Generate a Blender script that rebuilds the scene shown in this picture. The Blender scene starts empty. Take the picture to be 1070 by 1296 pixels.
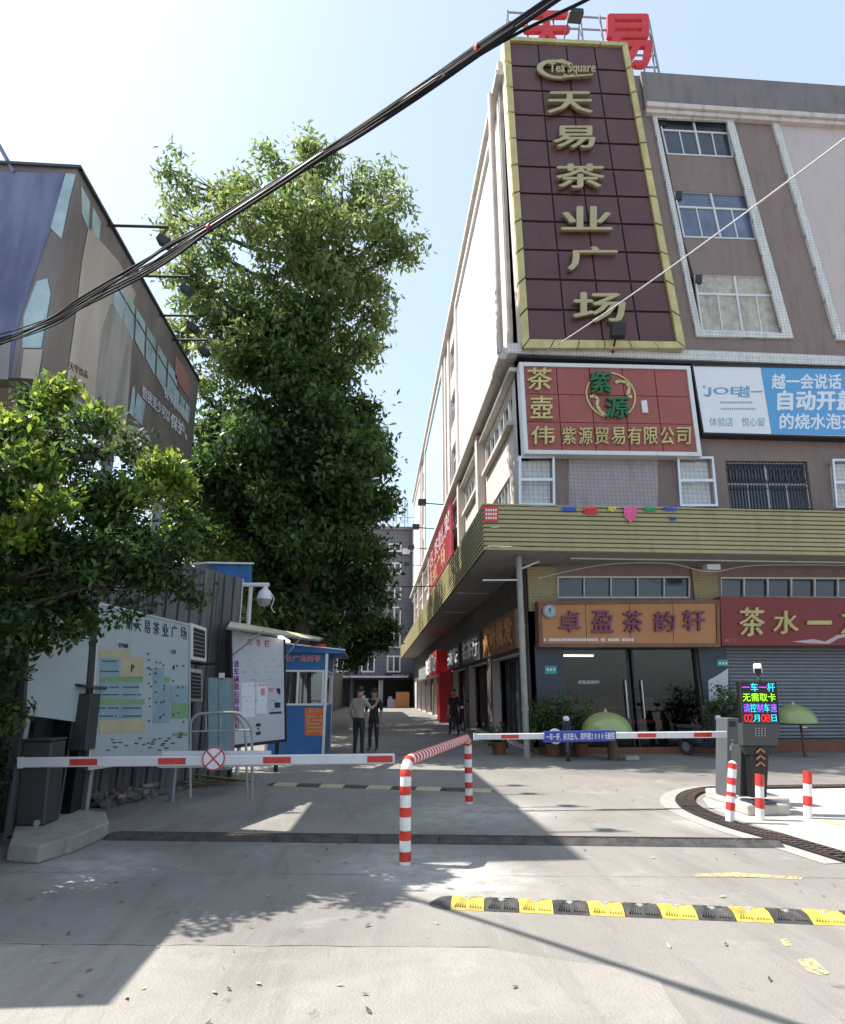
import bpy, bmesh, math, random
import numpy as np
from mathutils import Vector, Matrix
from mathutils.geometry import tessellate_polygon
random.seed(7); rng = np.random.default_rng(7)
SC = bpy.context.scene; COL = SC.collection
# ---------------- camera, sky, sun, exposure ----------------
FPX = 800.0; PITCH = math.atan(229 / 800.0); YAW = math.atan(61 / 832.0); EYE = 1.6
cd = bpy.data.cameras.new('camera'); cam = bpy.data.objects.new('camera', cd); COL.objects.link(cam)
cd.sensor_fit = 'HORIZONTAL'; cd.sensor_width = 36; cd.lens = 36 * FPX / 1070; cd.clip_end = 2000; cd.clip_start = .05
cam.location = (0, 0, EYE); cam.rotation_euler = (math.pi / 2 + PITCH, 0, -YAW); SC.camera = cam
SUN = Vector((-.715, .2, 1)).normalized()          # towards the sun
sun_el = math.asin(SUN.z); sun_az = math.atan2(SUN.x, SUN.y)
w = bpy.data.worlds.new('World'); SC.world = w; w.use_nodes = True
sky = w.node_tree.nodes.new('ShaderNodeTexSky'); sky.sky_type = 'NISHITA'; sky.sun_disc = False
sky.sun_elevation = sun_el; sky.sun_rotation = sun_az; sky.air_density = 1.0; sky.dust_density = 2.0; sky.ozone_density = 1.3
w.node_tree.nodes['Background'].inputs['Strength'].default_value = .077
veil = w.node_tree.nodes.new('ShaderNodeVectorMath'); veil.operation = 'ADD'; veil.inputs[1].default_value = (3.0, 3.5, 3.9)   # thin bright high haze over the whole sky
w.node_tree.links.new(sky.outputs[0], veil.inputs[0]); w.node_tree.links.new(veil.outputs[0], w.node_tree.nodes['Background'].inputs[0])
sl = bpy.data.lights.new('sun', 'SUN'); sl.energy = 5.0; sl.angle = math.radians(.5); sl.color = (1, .94, .84)
so = bpy.data.objects.new('sun', sl); COL.objects.link(so); so.rotation_euler = SUN.to_track_quat('Z', 'Y').to_euler(); so.location = (-20, 6, 30)
SC.view_settings.view_transform = 'Standard'; SC.view_settings.look = 'None'; SC.view_settings.gamma = 1
SC.view_settings.use_curve_mapping = False; SC.view_settings.exposure = 1.0
SC.cycles.max_bounces = 8; SC.cycles.transparent_max_bounces = 16

# ---------------- picture point -> place ----------------
def ray(px, py):
    u = (px - 535) / FPX; v = (648 - py) / FPX
    up = math.sin(PITCH) + v * math.cos(PITCH); fw = math.cos(PITCH) - v * math.sin(PITCH)
    return Vector((fw * math.sin(YAW) + u * math.cos(YAW), fw * math.cos(YAW) - u * math.sin(YAW), up))
def gnd(px, py, z=0.0):
    r = ray(px, py); return Vector((0, 0, EYE)) + r * ((z - EYE) / r.z)
def onY(px, py, Y):
    r = ray(px, py); return Vector((0, 0, EYE)) + r * (Y / r.y)
def onX(px, py, X):
    r = ray(px, py); return Vector((0, 0, EYE)) + r * (X / r.x)

# ---------------- materials ----------------
def _n(nt, t, **k):
    n = nt.nodes.new(t)
    for a, b in k.items(): setattr(n, a, b)
    return n
def mat(name, col, rough=.7, metal=0, var=.12, scale=3.0, bump=.0, bscale=60, emit=0, dirt=0, stretch=None, col2=None, spec=.5, coat=0):
    m = bpy.data.materials.new(name); m.use_nodes = True; nt = m.node_tree; b = nt.nodes['Principled BSDF']
    b.inputs['Roughness'].default_value = rough; b.inputs['Metallic'].default_value = metal
    b.inputs['Specular IOR Level'].default_value = spec; b.inputs['Coat Weight'].default_value = coat
    L = nt.links.new
    geo = _n(nt, 'ShaderNodeNewGeometry'); mp = _n(nt, 'ShaderNodeMapping'); L(geo.outputs['Position'], mp.inputs[0])
    if stretch: mp.inputs['Scale'].default_value = stretch
    no = _n(nt, 'ShaderNodeTexNoise'); no.inputs['Scale'].default_value = scale; no.inputs['Detail'].default_value = 6; no.inputs['Roughness'].default_value = .6
    L(mp.outputs[0], no.inputs['Vector'])
    rp = _n(nt, 'ShaderNodeValToRGB'); rp.color_ramp.elements[0].position = .3; rp.color_ramp.elements[1].position = .7
    c = Vector(col)
    c2 = Vector(col2) if col2 else c * (1 + var)
    c1 = c if col2 else c * (1 - var)
    rp.color_ramp.elements[0].color = (*c1, 1); rp.color_ramp.elements[1].color = (*[min(1, x) for x in c2], 1)
    L(no.outputs[0], rp.inputs[0]); out = rp.outputs[0]
    if dirt:
        n2 = _n(nt, 'ShaderNodeTexNoise'); n2.inputs['Scale'].default_value = 1.7; n2.inputs['Detail'].default_value = 8; n2.inputs['Roughness'].default_value = .7
        mp2 = _n(nt, 'ShaderNodeMapping'); mp2.inputs['Scale'].default_value = (2.2, 2.2, .35); L(geo.outputs['Position'], mp2.inputs[0]); L(mp2.outputs[0], n2.inputs['Vector'])
        r2 = _n(nt, 'ShaderNodeValToRGB'); r2.color_ramp.elements[0].position = .5; r2.color_ramp.elements[1].position = .75
        L(n2.outputs[0], r2.inputs[0])
        mu = _n(nt, 'ShaderNodeMath', operation='MULTIPLY'); L(r2.outputs[0], mu.inputs[0]); mu.inputs[1].default_value = dirt
        mx = _n(nt, 'ShaderNodeMix', data_type='RGBA'); L(mu.outputs[0], mx.inputs['Factor']); L(out, mx.inputs[6]); mx.inputs[7].default_value = (*(c * .25 + Vector((.01, .01, .008))), 1)
        out = mx.outputs[2]
    L(out, b.inputs['Base Color'])
    if bump:
        n3 = _n(nt, 'ShaderNodeTexNoise'); n3.inputs['Scale'].default_value = bscale; n3.inputs['Detail'].default_value = 4; L(geo.outputs['Position'], n3.inputs['Vector'])
        bp = _n(nt, 'ShaderNodeBump'); bp.inputs['Strength'].default_value = bump; bp.inputs['Distance'].default_value = .02
        L(n3.outputs[0], bp.inputs['Height']); L(bp.outputs[0], b.inputs['Normal'])
    if emit:
        b.inputs['Emission Color'].default_value = (*col, 1); b.inputs['Emission Strength'].default_value = emit
    return m
def tile_mat(name, col, grout, size=.1, axis='xz', rough=.45, mort=.06, dirt=.5):
    m = mat(name, col, rough, var=.1, scale=5, dirt=dirt); nt = m.node_tree; L = nt.links.new; b = nt.nodes['Principled BSDF']
    src = b.inputs['Base Color'].links[0].from_socket
    geo = _n(nt, 'ShaderNodeNewGeometry'); sx = _n(nt, 'ShaderNodeSeparateXYZ'); L(geo.outputs['Position'], sx.inputs[0])
    cb = _n(nt, 'ShaderNodeCombineXYZ'); L(sx.outputs[0 if axis[0] == 'x' else 1], cb.inputs[0]); L(sx.outputs[2], cb.inputs[1])
    br = _n(nt, 'ShaderNodeTexBrick'); br.offset = 0; br.inputs['Scale'].default_value = 1; br.inputs['Brick Width'].default_value = size; br.inputs['Row Height'].default_value = size
    br.inputs['Mortar Size'].default_value = size * mort; br.inputs['Mortar Smooth'].default_value = .3
    L(cb.outputs[0], br.inputs['Vector'])
    mx = _n(nt, 'ShaderNodeMix', data_type='RGBA'); L(br.outputs['Fac'], mx.inputs['Factor']); L(src, mx.inputs[6]); mx.inputs[7].default_value = (*grout, 1)
    L(mx.outputs[2], b.inputs['Base Color'])
    bp = _n(nt, 'ShaderNodeBump'); bp.inputs['Strength'].default_value = .35; bp.inputs['Distance'].default_value = .01; bp.invert = True
    L(br.outputs['Fac'], bp.inputs['Height']); L(bp.outputs[0], b.inputs['Normal'])
    return m
def glass_mat(name, tint=(.8, .85, .85), opac=.15, rough=.02):
    m = bpy.data.materials.new(name); m.use_nodes = True; nt = m.node_tree; nt.nodes.clear(); L = nt.links.new
    o = _n(nt, 'ShaderNodeOutputMaterial'); tr = _n(nt, 'ShaderNodeBsdfTransparent'); tr.inputs[0].default_value = (*tint, 1)
    gl = _n(nt, 'ShaderNodeBsdfGlossy'); gl.inputs['Roughness'].default_value = rough
    fr = _n(nt, 'ShaderNodeFresnel'); fr.inputs[0].default_value = 1.5
    ad = _n(nt, 'ShaderNodeMath', operation='ADD'); L(fr.outputs[0], ad.inputs[0]); ad.inputs[1].default_value = opac * .3
    mx = _n(nt, 'ShaderNodeMixShader'); L(ad.outputs[0], mx.inputs[0]); L(tr.outputs[0], mx.inputs[1]); L(gl.outputs[0], mx.inputs[2]); L(mx.outputs[0], o.inputs[0])
    return m
def leaf_mat(name, col, trans=.45):
    m = bpy.data.materials.new(name); m.use_nodes = True; nt = m.node_tree; nt.nodes.clear(); L = nt.links.new
    o = _n(nt, 'ShaderNodeOutputMaterial'); pb = _n(nt, 'ShaderNodeBsdfPrincipled'); pb.inputs['Roughness'].default_value = .42
    tl = _n(nt, 'ShaderNodeBsdfTranslucent'); mx = _n(nt, 'ShaderNodeMixShader'); mx.inputs[0].default_value = trans
    geo = _n(nt, 'ShaderNodeNewGeometry'); hs = _n(nt, 'ShaderNodeHueSaturation'); hs.inputs['Color'].default_value = (*col, 1)
    mr = _n(nt, 'ShaderNodeMapRange'); mr.inputs[3].default_value = .6; mr.inputs[4].default_value = 1.5; L(geo.outputs['Random Per Island'], mr.inputs[0]); L(mr.outputs[0], hs.inputs['Value'])
    mr2 = _n(nt, 'ShaderNodeMapRange'); mr2.inputs[3].default_value = .47; mr2.inputs[4].default_value = .53
    wn = _n(nt, 'ShaderNodeTexWhiteNoise', noise_dimensions='1D'); L(geo.outputs['Random Per Island'], wn.inputs['W']); L(wn.outputs[0], mr2.inputs[0]); L(mr2.outputs[0], hs.inputs['Hue'])
    L(hs.outputs[0], pb.inputs['Base Color']); h2 = _n(nt, 'ShaderNodeHueSaturation'); h2.inputs['Value'].default_value = 1.7; h2.inputs['Hue'].default_value = .485; L(hs.outputs[0], h2.inputs['Color']); L(h2.outputs[0], tl.inputs[0])
    L(pb.outputs[0], mx.inputs[1]); L(tl.outputs[0], mx.inputs[2]); L(mx.outputs[0], o.inputs[0]); return m

MT = dict(
    plaster=mat('mauve_plaster', (.225, .17, .153), .85, var=.06, scale=.8, bump=.15, bscale=40, dirt=.42),
    plasterlight=mat('pale_pink_plaster', (.5, .43, .425), .8, var=.04, scale=.7, dirt=.18),
    parapet=mat('grey_parapet', (.19, .168, .172), .85, var=.08, scale=1, dirt=.5),
    whitewall=mat('white_panel_paint', (.74, .7, .68), .8, var=.06, scale=.5, dirt=.3),
    bluewall=mat('pale_blue_panel', (.3, .56, .58), .7, var=.03, scale=.5),
    cream=mat('cream_trim', (.56, .5, .46), .75, var=.1, scale=2, dirt=.6),
    trimtile=tile_mat('white_trim_tile', (.62, .62, .6), (.3, .3, .3), .12, dirt=.55),
    trimtileY=tile_mat('white_trim_tile_side', (.62, .6, .58), (.3, .3, .3), .12, 'yz', dirt=.4),
    walltile=tile_mat('mauve_wall_tile', (.36, .3, .31), (.2, .18, .18), .13),
    whitetile=tile_mat('white_wall_tile', (.55, .56, .56), (.3, .3, .3), .15),
    yellowtile=tile_mat('yellow_wall_tile', (.33, .27, .14), (.14, .12, .07), .09),
    dark=mat('dark_metal', (.03, .03, .035), .5, .3), black=mat('black_rubber', (.02, .02, .022), .75, scale=7, bump=.3, col2=(.075, .072, .068)),
    alu=mat('aluminium', (.6, .62, .64), .35, .7, var=.08), whitemetal=mat('white_metal', (.62, .63, .64), .45, var=.05, dirt=.15),
    greymetal=mat('grey_metal', (.28, .29, .31), .5, .3, dirt=.3), pane=mat('dark_window_glass', (.035, .045, .06), .08, var=.5, scale=.8, spec=.8),
    bluepane=mat('blue_window_glass', (.11, .14, .22), .12, var=.35, scale=1.1, spec=.8), paper=mat('papered_window', (.42, .4, .34), .55, var=.25, scale=4, dirt=.6),
    gold=mat('gold_cladding', (.5, .43, .19), .45, .15, var=.15, scale=2, dirt=.4), goldletter=mat('gilt_letter', (.43, .36, .2), .35, .55, var=.1),
    maroon=mat('maroon_panel', (.088, .034, .032), .42, var=.18, scale=.9, dirt=.25), seam=mat('dark_seam', (.022, .018, .026), .7),
    red=mat('red_paint', (.55, .02, .025), .45, var=.08), redtape=mat('red_reflective_tape', (.55, .035, .025), .45, var=.22, scale=14, dirt=.35),
    whitetape=mat('white_reflective_tape', (.74, .73, .7), .45, var=.12, scale=14, dirt=.4), bamboo=mat('bamboo', (.16, .17, .06), .6), alleyshade=mat('alley_shade_brown', (.07, .058, .05), .7, var=.3, scale=2, dirt=.4), redsign=mat('brick_red_sign', (.29, .075, .062), .5, var=.08, scale=1.5, dirt=.25),
    green=mat('green_paint', (.005, .12, .035), .4), olive=mat('olive_green_slat', (.32, .29, .14), .5, var=.07, scale=1.2, dirt=.35), soffit=mat('soffit_plaster', (.27, .255, .235), .85, dirt=.3),
    orange=mat('orange_sign', (.42, .185, .07), .55, var=.06, scale=1.5), purple=mat('purple_letter', (.16, .03, .08), .35, var=.1), brown=mat('brown_board', (.17, .085, .045), .6, var=.2),
    darkred=mat('dark_red_sign', (.19, .012, .014), .35, var=.1, scale=1), slate=mat('dark_blue_column', (.025, .032, .055), .4, var=.1), shutter=mat('grey_blue_shutter', (.2, .213, .235), .5, .2, var=.08, dirt=.2),
    skyblue=mat('sky_blue_print', (.09, .31, .58), .5, var=.04, scale=.7), white=mat('white_print', (.68, .7, .73), .5, var=.03), signblue=mat('grey_blue_letter', (.14, .32, .48), .5), teal=mat('teal_plate', (.01, .3, .27), .4),
    concrete=mat('cast_concrete', (.28, .275, .26), .85, var=.15, scale=4, bump=.5, bscale=35, dirt=.4), conlight=mat('pale_concrete', (.42, .4, .37), .85, var=.12, scale=3, bump=.4, bscale=35, dirt=.3), mortar=mat('rough_mortar', (.34, .33, .31), .9, var=.3, scale=9, bump=.6, bscale=30, col2=(.28, .27, .255)),
    charcoal=mat('charcoal_metal', (.055, .06, .062), .45, .3, var=.08), charlight=mat('grey_cabinet', (.11, .117, .132), .45, .3, var=.06), screen=mat('screen_black', (.006, .006, .007), .35),
    yellow=mat('yellow_rubber', (.5, .38, .07), .65, var=.2, scale=11, dirt=.7), banner=mat('navy_banner', (.03, .05, .3), .5, var=.08), pipe=mat('grey_pipe', (.3, .3, .28), .5, var=.15, dirt=.4),
    boothblue=mat('blue_booth_panel', (.02, .12, .33), .45, var=.1, scale=2, dirt=.3), notice=mat('orange_notice', (.62, .12, .03), .6), board=mat('white_board', (.5, .51, .55), .35, var=.03),
    mapboard=mat('pale_blue_board', (.34, .4, .42), .4, var=.05, scale=1.5, dirt=.12), stained=mat('stained_cladding', (.17, .17, .175), .85, var=.6, scale=1.0, stretch=(7, 7, .6), dirt=.6, col2=(.04, .042, .047)),
    bark=mat('bark', (.075, .06, .045), .9, var=.4, scale=12, bump=1, bscale=25, stretch=(1, 1, .3)), greenprint=mat('green_print', (.16, .29, .15), .6), yellowprint=mat('yellow_print', (.4, .36, .22), .6), tealprint=mat('grey_teal_print', (.2, .31, .35), .6), ink=mat('dark_ink', (.02, .025, .05), .6), pinkprint=mat('pink_print', (.6, .22, .24), .6),
    navy=mat('purple_navy_print', (.07, .075, .17), .3, var=.35, scale=1.3, stretch=(1.6, 1, .35), col2=(.19, .21, .31)), beige=mat('beige_print', (.33, .27, .22), .4, scale=1.0, stretch=(1, 1, .3), col2=(.5, .46, .4)), brownprint=mat('dark_brown_print', (.085, .07, .065), .4, scale=.8, stretch=(1, 1, .4), col2=(.2, .18, .165)), panes=mat('teal_pane_print', (.2, .3, .31), .35, scale=1.6, col2=(.42, .55, .58)), panes2=mat('grey_print', (.16, .155, .15), .4, scale=1.6, stretch=(1, 1.6, .2), col2=(.38, .36, .34)),
    greybrick=tile_mat('grey_far_brick', (.12, .125, .15), (.08, .08, .09), .5, dirt=.2), melon=mat('light_green_gloss', (.27, .34, .13), .35, var=.06, scale=3, coat=.3), wood=mat('old_wood', (.13, .075, .04), .8, var=.3, scale=10), skin=mat('skin', (.36, .2, .13), .6), hair=mat('black_hair', (.012, .01, .01), .6), shirt=mat('grey_beige_shirt', (.3, .27, .22), .85), trousers=mat('dark_trousers', (.02, .022, .03), .85), darkshirt=mat('dark_shirt', (.018, .018, .02), .85),
    terracotta=mat('terracotta', (.2, .08, .045), .8), rust=mat('rusty_iron', (.1, .068, .055), .7, var=.4, scale=8), cable=mat('black_cable', (.012, .012, .016), .8, spec=.2), palewire=mat('pale_wire', (.5, .5, .52), .5), sheet=mat('translucent_sheet', (.6, .56, .38), .5), foil=mat('pale_rubble', (.2, .19, .18), .9, var=.5, scale=6), brickred=mat('old_brick', (.16, .075, .055), .9, var=.3, scale=7, dirt=.3),
    ppink=mat('pink_flag', (.7, .12, .3), .7), pblue=mat('blue_flag', (.03, .1, .45), .7), pgreen=mat('green_flag', (.01, .3, .1), .7), pyellow=mat('yellow_flag', (.65, .55, .08), .7), paint=mat('worn_yellow_paint', (.62, .5, .12), .8, var=.3, scale=18, col2=(.45, .42, .32)),
)
MT['glass'] = glass_mat('clear_glass', (.75, .75, .75), 0); MT['lglass'] = glass_mat('booth_glass', (.75, .85, .9), .3)
MT['led_m'] = mat('led_magenta', (.8, .02, .9), emit=.65); MT['led_c'] = mat('led_cyan', (.02, .65, .8), emit=.65); MT['led_v'] = mat('led_violet', (.28, .12, .9), emit=.65)
MT['led_g'] = mat('led_lime', (.35, .9, .02), emit=.65); MT['led_r'] = mat('led_red', (.75, .01, .02), emit=.65)
MT['tube'] = mat('fluorescent_tube', (1, .97, .88), emit=2.6)

def worn_paint():
    m = MT['paint']; nt = m.node_tree; L = nt.links.new; b = nt.nodes['Principled BSDF']; o = [n for n in nt.nodes if n.type == 'OUTPUT_MATERIAL'][0]
    n = _n(nt, 'ShaderNodeTexNoise'); n.inputs['Scale'].default_value = 22; n.inputs['Detail'].default_value = 8; n.inputs['Roughness'].default_value = .75; g = _n(nt, 'ShaderNodeNewGeometry'); L(g.outputs['Position'], n.inputs['Vector'])
    r = _n(nt, 'ShaderNodeMapRange'); r.inputs[1].default_value = .47; r.inputs[2].default_value = .58; L(n.outputs[0], r.inputs[0]); t = _n(nt, 'ShaderNodeBsdfTransparent'); mx = _n(nt, 'ShaderNodeMixShader'); L(r.outputs[0], mx.inputs[0]); L(b.outputs[0], mx.inputs[1]); L(t.outputs[0], mx.inputs[2]); L(mx.outputs[0], o.inputs[0])
worn_paint()
# ---------------- ground material ----------------
def ground_mat(nm='worn_concrete', bc=(.218, .208, .194)):
    m = mat(nm, bc, .85, var=.13, scale=.55, bump=.35, bscale=55); nt = m.node_tree; L = nt.links.new; b = nt.nodes['Principled BSDF']
    src = b.inputs['Base Color'].links[0].from_socket
    geo = _n(nt, 'ShaderNodeNewGeometry'); P = geo.outputs['Position']
    def mixc(fac, col, src, amt=1.0):
        mu = _n(nt, 'ShaderNodeMath', operation='MULTIPLY'); L(fac, mu.inputs[0]); mu.inputs[1].default_value = amt; mu.use_clamp = True
        mx = _n(nt, 'ShaderNodeMix', data_type='RGBA'); L(mu.outputs[0], mx.inputs['Factor']); L(src, mx.inputs[6]); mx.inputs[7].default_value = (*col, 1); return mx.outputs[2]
    def noise(scale, lo, hi, detail=8, rough=.7, st=None, dist=0):
        n = _n(nt, 'ShaderNodeTexNoise'); n.inputs['Scale'].default_value = scale; n.inputs['Detail'].default_value = detail; n.inputs['Roughness'].default_value = rough; n.inputs['Distortion'].default_value = dist
        v = P
        if st: mp = _n(nt, 'ShaderNodeMapping'); mp.inputs['Scale'].default_value = st[:3]; mp.inputs['Rotation'].default_value = (0, 0, st[3]); L(P, mp.inputs[0]); v = mp.outputs[0]
        L(v, n.inputs['Vector']); r = _n(nt, 'ShaderNodeMapRange'); r.inputs[1].default_value = lo; r.inputs[2].default_value = hi; L(n.outputs[0], r.inputs[0]); return r.outputs[0]
    src = mixc(noise(.23, .5, .66, 5, .6, None, 1.2), (.12, .115, .108), src, .6)     # darker worn areas
    src = mixc(noise(.9, .52, .66, 7, .68, (2.6, .3, 1, .12), .6), (.09, .087, .083), src, .35)     # tyre tracks
    src = mixc(noise(2.4, .6, .7, 8, .75), (.06, .056, .05), src, .8)     # oil and water stains
    src = mixc(noise(1.3, .56, .74, 9, .7, None, .8), (.4, .39, .37), src, .5)     # chalky dust
    src = mixc(noise(7, .5, .72), (.2, .19, .175), src, .5)         # darker stains
    src = mixc(noise(120, .45, .7, 3), (.17, .16, .15), src, .35)     # grain
    src = mixc(noise(28, .62, .7, 5), (.4, .39, .37), src, .4)        # light flecks
    src = mixc(noise(1.6, .55, .68, 6, .65, (3.5, .35, 1, -.5)), (.34, .33, .31), src, .15)   # sweeps of a trowel and tyres
    def blotch(cx, cy, r):
        d = _n(nt, 'ShaderNodeVectorMath', operation='DISTANCE'); L(P, d.inputs[0]); d.inputs[1].default_value = (cx, cy, 0)
        r1 = _n(nt, 'ShaderNodeMapRange'); r1.inputs[1].default_value = r; r1.inputs[2].default_value = r * .25; L(d.outputs['Value'], r1.inputs[0])
        a = noise(3.2, .3, .62, 8, .7); mu = _n(nt, 'ShaderNodeMath', operation='MULTIPLY'); L(r1.outputs[0], mu.inputs[0]); L(a, mu.inputs[1]); return mu.outputs[0]
    for c in ((.45, 6.9, 1.1), (1.4, 9.6, 1.5), (.9, 6.2, .9), (4.4, 8.6, .8), (-2.6, 7.0, .9)): src = mixc(blotch(*c), (.46, .45, .43), src, .75)   # cement dust round new posts
    # cracks
    vo = _n(nt, 'ShaderNodeTexVoronoi', feature='DISTANCE_TO_EDGE'); vo.inputs['Scale'].default_value = .42
    dn = _n(nt, 'ShaderNodeTexNoise'); dn.inputs['Scale'].default_value = 2.5; dn.inputs['Detail'].default_value = 6; L(P, dn.inputs['Vector'])
    ad = _n(nt, 'ShaderNodeVectorMath', operation='MULTIPLY_ADD'); L(dn.outputs['Color'], ad.inputs[0]); ad.inputs[1].default_value = (.9, .9, 0); L(P, ad.inputs[2]); L(ad.outputs[0], vo.inputs['Vector'])
    r = _n(nt, 'ShaderNodeMapRange'); r.inputs[1].default_value = .004; r.inputs[2].default_value = .0005; L(vo.outputs['Distance'], r.inputs[0])
    mu = _n(nt, 'ShaderNodeMath', operation='MULTIPLY'); L(r.outputs[0], mu.inputs[0]); L(noise(.45, .56, .66), mu.inputs[1]); src = mixc(mu.outputs[0], (.07, .065, .06), src, .8)
    L(src, b.inputs['Base Color']); return m

# ---------------- mesh collector ----------------
BASE = {}
class M:
    def __init__(s): s.v = []; s.f = []; s.mi = []; s.cur = 0
    def add(s, vs, fs):
        n = len(s.v); s.v += [Vector(v) for v in vs]; s.f += [tuple(i + n for i in f) for f in fs]; s.mi += [s.cur] * len(fs); return s
    def hexa(s, p): return s.add(p, [(0, 1, 2, 3), (7, 6, 5, 4), (0, 4, 5, 1), (1, 5, 6, 2), (2, 6, 7, 3), (3, 7, 4, 0)])
    def box(s, a, b):
        x0, y0, z0 = a; x1, y1, z1 = b
        return s.hexa([(x0, y0, z0), (x1, y0, z0), (x1, y1, z0), (x0, y1, z0), (x0, y0, z1), (x1, y0, z1), (x1, y1, z1), (x0, y1, z1)])
    def prism(s, pts, off):
        n = len(pts); off = Vector(off); a = [Vector(p) for p in pts]
        tri = tessellate_polygon([a]) if n > 4 else [tuple(range(n))]
        fs = [tuple(t) for t in tri] + [tuple(i + n for i in reversed(t)) for t in tri] + [(i, i + n, (i + 1) % n + n, (i + 1) % n) for i in range(n)]
        return s.add(a + [p + off for p in a], fs)
    def tube(s, pts, r, n=8, cap=True):
        pts = [Vector(p) for p in pts]; rs = r if isinstance(r, (list, tuple)) else [r] * len(pts); vs = []; fs = []
        up = None
        for i, p in enumerate(pts):
            d = (pts[min(i + 1, len(pts) - 1)] - pts[max(i - 1, 0)]).normalized()
            if up is None or abs(up.dot(d)) > .99: up = Vector((0, 0, 1)) if abs(d.z) < .9 else Vector((1, 0, 0))
            x = d.cross(up).normalized(); up = x.cross(d).normalized()
            for k in range(n):
                a = 2 * math.pi * k / n; vs.append(p + (x * math.cos(a) + up * math.sin(a)) * rs[i])
        for i in range(len(pts) - 1):
            for k in range(n): fs.append((i * n + k, i * n + (k + 1) % n, (i + 1) * n + (k + 1) % n, (i + 1) * n + k))
        if cap: fs.append(tuple(reversed(range(n)))); fs.append(tuple(range((len(pts) - 1) * n, len(pts) * n)))
        return s.add(vs, fs)
    def lathe(s, c, prof, n=20):
        c = Vector(c); vs = []; fs = []
        for r, z in prof:
            for k in range(n): a = 2 * math.pi * k / n; vs.append(c + Vector((r * math.cos(a), r * math.sin(a), z)))
        for i in range(len(prof) - 1):
            for k in range(n): fs.append((i * n + k, i * n + (k + 1) % n, (i + 1) * n + (k + 1) % n, (i + 1) * n + k))
        fs.append(tuple(reversed(range(n)))); fs.append(tuple(range((len(prof) - 1) * n, len(prof) * n)))
        return s.add(vs, fs)
    def build(s, name, m, parent=None, base=None, bevel=0, smooth=False, kind=None, recalc=True):
        b = BASE.get(parent.name, Vector()) if parent else (Vector(base) if base is not None else Vector())
        me = bpy.data.meshes.new(name); me.from_pydata([tuple(v - b) for v in s.v], [], s.f)
        for mm in (m if isinstance(m, list) else [m]): me.materials.append(MT[mm] if isinstance(mm, str) else mm)
        me.polygons.foreach_set('material_index', s.mi)
        if recalc:
            bm = bmesh.new(); bm.from_mesh(me); bmesh.ops.recalc_face_normals(bm, faces=bm.faces); bm.to_mesh(me); bm.free()
        if smooth: me.polygons.foreach_set('use_smooth', [True] * len(me.polygons)); me.set_sharp_from_angle(angle=math.radians(40))
        o = bpy.data.objects.new(name, me); COL.objects.link(o)
        if parent: o.parent = parent; BASE[o.name] = b
        else: o.location = b; BASE[o.name] = b
        if bevel: md = o.modifiers.new('bevel', 'BEVEL'); md.width = bevel; md.segments = 2; md.limit_method = 'ANGLE'; md.angle_limit = math.radians(50)
        if kind: o['kind'] = kind
        return o
def tag(o, label, cat, group=None):
    o['label'] = label; o['category'] = cat
    if group: o['group'] = group
    return o
def thing(name, label, cat, loc=(0, 0, 0), group=None):
    o = bpy.data.objects.new(name, None); COL.objects.link(o); o.location = loc; o.empty_display_size = .3; BASE[o.name] = Vector(loc); return tag(o, label, cat, group)
def dup(root, delta, label=None, rot=0):
    r = root.copy(); COL.objects.link(r); r.location = root.location + Vector(delta); r.rotation_euler.z = rot
    if label: r['label'] = label
    for c in list(root.children):
        d = c.copy(); COL.objects.link(d); d.parent = r
        for g in list(c.children): e = g.copy(); COL.objects.link(e); e.parent = d
    return r
class Fr:
    "a wall's frame: origin, right, up, outward normal"
    def __init__(s, o, x, n, z=(0, 0, 1)): s.o = Vector(o); s.x = Vector(x).normalized(); s.n = Vector(n).normalized(); s.z = Vector(z)
    def p(s, a, b, c=0): return s.o + s.x * a + s.z * b + s.n * c
    def px(s, x, y, c=0):
        r = ray(x, y); e = Vector((0, 0, EYE)); t = (s.o + s.n * c - e).dot(s.n) / r.dot(s.n); h = e + r * t - s.o; return (h.dot(s.x), h.dot(s.z))
    def poly(s, m, pts, c0, c1): return m.prism([s.p(a, b, c1) for a, b in pts], s.n * (c0 - c1))
    def rect(s, m, a0, b0, a1, b1, c0, c1): return s.poly(m, [(a0, b0), (a1, b0), (a1, b1), (a0, b1)], c0, c1)
    def ppoly(s, m, pts, c0, c1): return s.poly(m, [s.px(x, y, c1) for x, y in pts], c0, c1)
    def bar(s, m, p, q, w, c0, c1):
        p = Vector(p); q = Vector(q); d = (q - p).normalized(); k = Vector((-d.y, d.x)) * w / 2
        return s.poly(m, [p - k, q - k, q + k, p + k], c0, c1)
    def wall(s, m, outer, holes, c, depth):
        loops = [[Vector((a, b, 0)) for a, b in l] for l in [outer] + holes]; tri = tessellate_polygon(loops); fl = [v for l in loops for v in l]
        m.add([s.p(v.x, v.y, c) for v in fl], [tuple(t) for t in tri])
        for l in loops:
            n = len(l); m.add([s.p(v.x, v.y, c) for v in l] + [s.p(v.x, v.y, c - depth) for v in l], [(i, i + n, (i + 1) % n + n, (i + 1) % n) for i in range(n)])
        return m
def bl(q, s, t):
    (a, b, c, d) = [Vector(v) for v in q]; return (a * (1 - s) + b * s) * (1 - t) + (d * (1 - s) + c * s) * t
def qrect(fr, m, q, s0, t0, s1, t1, c0, c1): return fr.poly(m, [bl(q, s0, t0), bl(q, s1, t0), bl(q, s1, t1), bl(q, s0, t1)], c0, c1)
def inset(q, d):
    q = [Vector(v) for v in q]; out = []
    for i in range(4):
        a = (q[i - 1] - q[i]).normalized(); b = (q[(i + 1) % 4] - q[i]).normalized(); s = abs(a.x * b.y - a.y * b.x); out.append(q[i] + (a + b) * d / s)
    return out
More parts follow.
